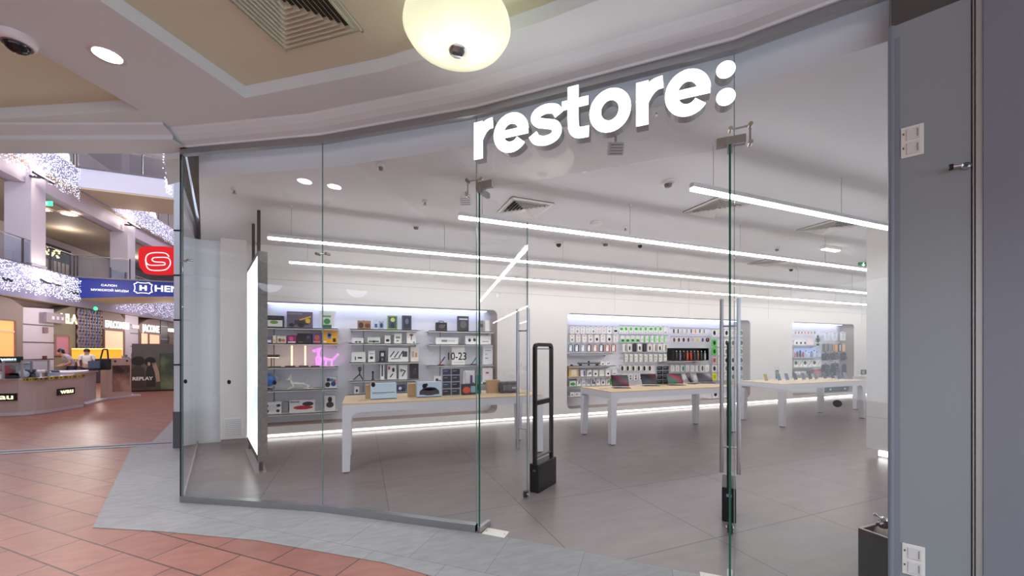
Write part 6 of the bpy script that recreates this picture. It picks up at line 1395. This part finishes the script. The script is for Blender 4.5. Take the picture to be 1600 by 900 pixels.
m = MB(T); m.box(0, 0, -2.2, L+.4, .06, .0, softblack); m.build('plinth', t); m = MB(T); text_into(m, 'REPLAY', .26, C(230, 230, 220), Matrix.Translation((.08, zt_*.29, .03)), .01, bold=.01) if False else text_into(m, 'REPLAY', .17, C(230, 230, 220), Matrix.Translation((.03, zt_*.30, .03)), .01, bold=.005); m.build('lettering', t)
m = MB(T)
m.prism(circ(L*.24, zt_*.80, L*.24, 20, zt_*.12), .02, .026, C(34, 32, 30)); m.prism(circ(L*.66, zt_*.78, L*.20, 20, zt_*.12), .02, .026, C(30, 28, 30)); m.prism([(0, zt_*.1), (L*.5, zt_*.1), (L*.46, zt_*.6), (L*.3, zt_*.68), (L*.1, zt_*.66), (0, zt_*.58)], .02, .023, C(66, 58, 48)); m.prism([(L*.52, zt_*.12), (L*.84, zt_*.12), (L*.84, zt_*.5), (L*.74, zt_*.66), (L*.56, zt_*.66), (L*.5, zt_*.5)], .02, .023, C(52, 46, 44)); m.prism(circ(L*.62, zt_*.72, L*.05, 12, zt_*.05), .026, .03, C(176, 150, 130)); m.stroke([(L*.78, zt_*.75), (L*.9, zt_*.5), (L*.95, zt_*.25)], .12, .02, .026, C(170, 140, 120)); m.build('printed_figures', t)
# far kiosk with orange awning
q0 = P(112, 17.2); q1 = P(204, 18.6); D = (q1-q0).normalized(); L = (q1-q0).length; T = frame_T((0, 0, 0), (D.x, D.y, 0)); t = thing('far_kiosk', 'distant kiosk under a glowing orange yellow canopy band', 'kiosk', v3(q0, 0))
m = MB(T); m.box(0, 0, -1, L, 1.0, 0, C(60, 54, 62)); m.build('body', t); m = MB(T); m.box(0, 1.12, -.1, L*.84, 1.56, .0, mat('orange_band', (250, 170, 50), .5, emit=(255, 165, 50), es=.35)); m.build('canopy_band', t); m = MB(T); m.box(0, 1.56, -1, L*.85, 1.61, .1, mat('yellow_edge', (255, 230, 120), .5, emit=(255, 225, 120), es=.8)); m.build('canopy_edge', t)
m = MB(T)
for x in (.1, L*.45, L*.8): m.box(x, 1.0, -.06, x+.05, 1.6, -.01, alum)
m.build('post', t)
r2 = random.Random(5)
for i in range(9):
    x = L*(.12+.095*i); c = [(60, 64, 70), (70, 74, 90), (220, 60, 40), (40, 60, 60), (230, 90, 30), (90, 80, 130), (60, 60, 80), (120, 120, 150), (90, 90, 110)][i]; p_ = q0+D*x
    k_ = thing('parcel', '%s rounded bundle, %s along the distant orange kiosk' % (['slate', 'blue grey', 'red', 'dark green', 'orange', 'violet', 'navy', 'lavender', 'grey'][i], nth(i, 9)), 'parcel', (p_.x, p_.y-.0, 1.0), 0, 'parcels on the distant kiosk')
    m = MB(); m.ball((0, .2, .12), .12, C(*c), 12, sc3=(1.2, .8, .8)); m.build('body', k_); m = MB(); m.ball((0, .2, .26), .05, C(*c), 8); m.build('knot', k_)
# people behind the kiosk
def person(loc, face, label, shirt, hair, lean=0.):
    s = 1.0; t = thing('person', label, 'person', loc, face)
    me = bpy.data.meshes.new('body')
    J = dict(pelvis=((0, 0, .88), .13), waist=((0, .0, 1.0), .12), chest=((0, -.02-lean*.1, 1.18), .15), neckb=((0, -.03-lean*.2, 1.32), .06), neck=((0, -.04-lean*.25, 1.37), .05), head=((0, -.06-lean*.3, 1.45), .085), top=((0, -.05-lean*.3, 1.52), .075))
    order = list(J); V = [J[k][0] for k in order]; Rr = [J[k][1] for k in order]; Ed = [(i, i+1) for i in range(6)]
    for sx in (-1, 1):
        b0 = len(V); V += [(sx*.17, -.02-lean*.15, 1.27), (sx*.24, -.06, 1.03), (sx*.2, -.24, .92), (sx*.18, -.31, .90)]; Rr += [.062, .045, .036, .03]; Ed += [(3, b0), (b0, b0+1), (b0+1, b0+2), (b0+2, b0+3)]
        b0 = len(V); V += [(sx*.09, 0, .82), (sx*.10, -.01, .46), (sx*.10, .01, .08), (sx*.11, -.13, .035)]; Rr += [.095, .06, .042, .035]; Ed += [(0, b0), (b0, b0+1), (b0+1, b0+2), (b0+2, b0+3)]
        for f in range(5):
            c0 = len(V); V += [(sx*(.155+.014*f), -.36, .895-.004*abs(f-2)), (sx*(.155+.014*f), -.40+.006*abs(f-2), .880)]; Rr += [.010, .008]; Ed += [(b0-1, c0), (c0, c0+1)]
    me.from_pydata(V, Ed, []); o = bpy.data.objects.new('body', me); COL.objects.link(o); o.parent = t
    md = o.modifiers.new('skin', 'SKIN'); sk = me.skin_vertices[0].data
    for i, r_ in enumerate(Rr): sk[i].radius = (r_, r_*.85)
    sk[0].use_root = True
    sb = o.modifiers.new('sub', 'SUBSURF'); sb.levels = 1; sb.render_levels = 2; me.materials.append(C(206, 160, 136))
    def shell(nm, verts, edges, rad, mt):
        me = bpy.data.meshes.new(nm); me.from_pydata(verts, edges, []); o = bpy.data.objects.new(nm, me); COL.objects.link(o); o.parent = t; o.modifiers.new('skin', 'SKIN')
        sk = me.skin_vertices[0].data
        for i, r_ in enumerate(rad): sk[i].radius = (r_, r_*.9)
        sk[0].use_root = True; sb = o.modifiers.new('sub', 'SUBSURF'); sb.levels = 1; sb.render_levels = 2; me.materials.append(mt)
    shell('shirt', [(0, 0, .92), (0, 0, 1.02), (0, -.02-lean*.1, 1.18), (0, -.03-lean*.2, 1.31), (-.17, -.02-lean*.15, 1.28), (-.22, -.05, 1.10), (.17, -.02-lean*.15, 1.28), (.22, -.05, 1.10)], [(0, 1), (1, 2), (2, 3), (3, 4), (4, 5), (3, 6), (6, 7)], [.15, .14, .172, .08, .08, .07, .08, .07], C(*shirt))
    shell('trousers', [(0, 0, .90), (-.09, 0, .80), (-.10, -.01, .46), (-.10, .01, .10), (.09, 0, .80), (.10, -.01, .46), (.10, .01, .10)], [(0, 1), (1, 2), (2, 3), (0, 4), (4, 5), (5, 6)], [.145, .11, .078, .06, .11, .078, .06], C(50, 54, 74))
    m = MB(); hy = -.05-lean*.3; m.ball((0, hy+.02, 1.50), .095, C(*hair), 16, sc3=(1, 1.05, 1.0)); m.ball((0, hy+.06, 1.43), .075, C(*hair), 12); m.build('hair', t)
    m = MB(); m.ball((0, hy-.115, 1.455), .012, C(200, 150, 126), 8); m.build('nose', t); m = MB()
    for x in (-.03, .03): m.ball((x, hy-.098, 1.485), .009, softblack, 8)
    m.build('eye', t); m = MB(); m.box(-.025, hy-.106, 1.418, .025, hy-.098, 1.426, C(150, 80, 76)); m.build('mouth', t); m = MB()
    for x in (-.088, .088): m.ball((x, hy, 1.465), .018, C(206, 160, 136), 8, sc3=(.5, .8, 1.2))
    m.build('ear', t)
    return t
pq = P(136, 15.8); person((pq.x, pq.y, 0), .35, 'person in white t-shirt with dark hair standing behind the kiosk', (244, 240, 236), (50, 36, 34), .1)
pq = P(111, 15.6); person((pq.x, pq.y, 0), -.9, 'person in light grey top leaning over behind the kiosk', (176, 172, 182), (46, 40, 42), .8)
# dark shapes on lower counter, display rack at the right
q = P(161, 11.6); t = thing('hanging_bag', 'black handbag with strap standing on grey counter', 'bag', (q.x, q.y, .92)); m = MB(); m.box(-.17, -.08, 0, .17, .08, .34, softblack, bev=.04); m.build('body', t); m = MB(); m.path([(-.06, 0, .32), (.0, 0, .62), (.10, 0, .62), (.12, 0, .32)], .02, softblack); m.build('strap', t)
q = P(147, 11.3); t = thing('card_terminal', 'small blue grey till screen on grey counter', 'till', (q.x, q.y, .92)); m = MB(); m.box(-.13, -.02, .06, .13, .02, .28, C(86, 96, 116), bev=.008); m.build('screen', t); m = MB(); m.box(-.09, -.06, 0, .09, .06, .03, softblack); m.box(-.02, -.01, .03, .02, .01, .08, softblack); m.build('stand', t)
q = P(265.5, 16.5); t = thing('product_rack', 'dark rack of pale goods right of the big olive block', 'rack', (q.x, q.y, 0)); T = frame_T((0, 0, 0), (RX, RY, 0)); m = MB(T); m.box(-.25, 0, -.4, .35, .75, 0, softblack, bev=.02); m.box(-.25, 0, -.4, -.2, 1.6, -.35, softblack); m.box(.3, 0, -.4, .35, 1.6, -.35, softblack); m.build('frame', t)
for k, z in enumerate((.78, 1.0, 1.25)): m = MB(T); m.box(-.22, z, -.38, .32, z+.02, 0, C(200, 196, 190)); b_ = m.build('shelf', t); m = MB(T); m.box(-.15, z+.02, -.3, .2, z+.14, -.05, C(*[(190, 170, 150), (210, 200, 170), (150, 140, 130)][k]), bev=.02); m.build('goods', b_)

# ---------------------------------------------------------------- lamp sources and added fill lights
def area(name, loc, rot, sx, sy, power, col=(1, 1, 1)):
    l = bpy.data.lights.new(name, 'AREA'); l.shape = 'RECTANGLE'; l.size = sx; l.size_y = sy; l.energy = power; l.color = col
    o = bpy.data.objects.new(name, l); COL.objects.link(o); o.location = loc; o.rotation_euler = rot; o.visible_camera = False if False else True
    return o
def point(name, loc, e, r, col=(1, 1, 1)):
    l = bpy.data.lights.new(name, 'POINT'); l.energy = e; l.shadow_soft_size = r; l.color = col; o = bpy.data.objects.new(name, l); COL.objects.link(o); o.location = loc
q = P(715, 2.28); point('pendant_bulb', (q.x-.11, q.y+.03, 3.39), .52, .05, (1, .97, .86)); point('pendant_bulb', (q.x+.11, q.y-.04, 3.39), .52, .05, (1, .97, .86)); point('pendant_bulb', (q.x-.02, q.y-.10, 3.38), .3, .05, (1, .97, .86))
q = at(168, 86, 3.60)
def spot(name, loc, e, ang, col=(1, .97, 1)):
    l = bpy.data.lights.new(name, 'SPOT'); l.energy = e; l.spot_size = math.radians(ang); l.spot_blend = .6; l.shadow_soft_size = .07; l.color = col; o = bpy.data.objects.new(name, l); COL.objects.link(o); o.location = loc
spot('downlight_and_fill_beam', (q.x, q.y, 3.57), 110, 120, (.93, .95, 1))
for x, y in ((-4.2, 2.4), (-1.8, .3), (.8, -.8), (-3.9, -1.2)): spot('downlight_and_fill_beam', (x, y, 3.57), 110, 130, (.93, .95, 1))  # unseen spots added to brighten the mall, no fixtures modelled
for y in (18, 30, 40): point('atrium_fill', (-8.5, y, 12.5), 400, 1.0, (.93, .92, 1))  # fill points added high in the atrium, no lamp hangs there
point('atrium_fill', (-8.0, 13, 8.5), 400, .8, (.95, .93, 1))  # extra fill point added to brighten the kiosk area
for y in (16, 22, 29, 36): point('arcade_fill', (-10.8, y, 3.1), 60, .3, (1, .9, .82)); point('gallery_light', (-15.3, y, 7.8), 32, .3, (1, .92, .8))  # arcade points are added fill for shopfronts and kiosk, without fixtures
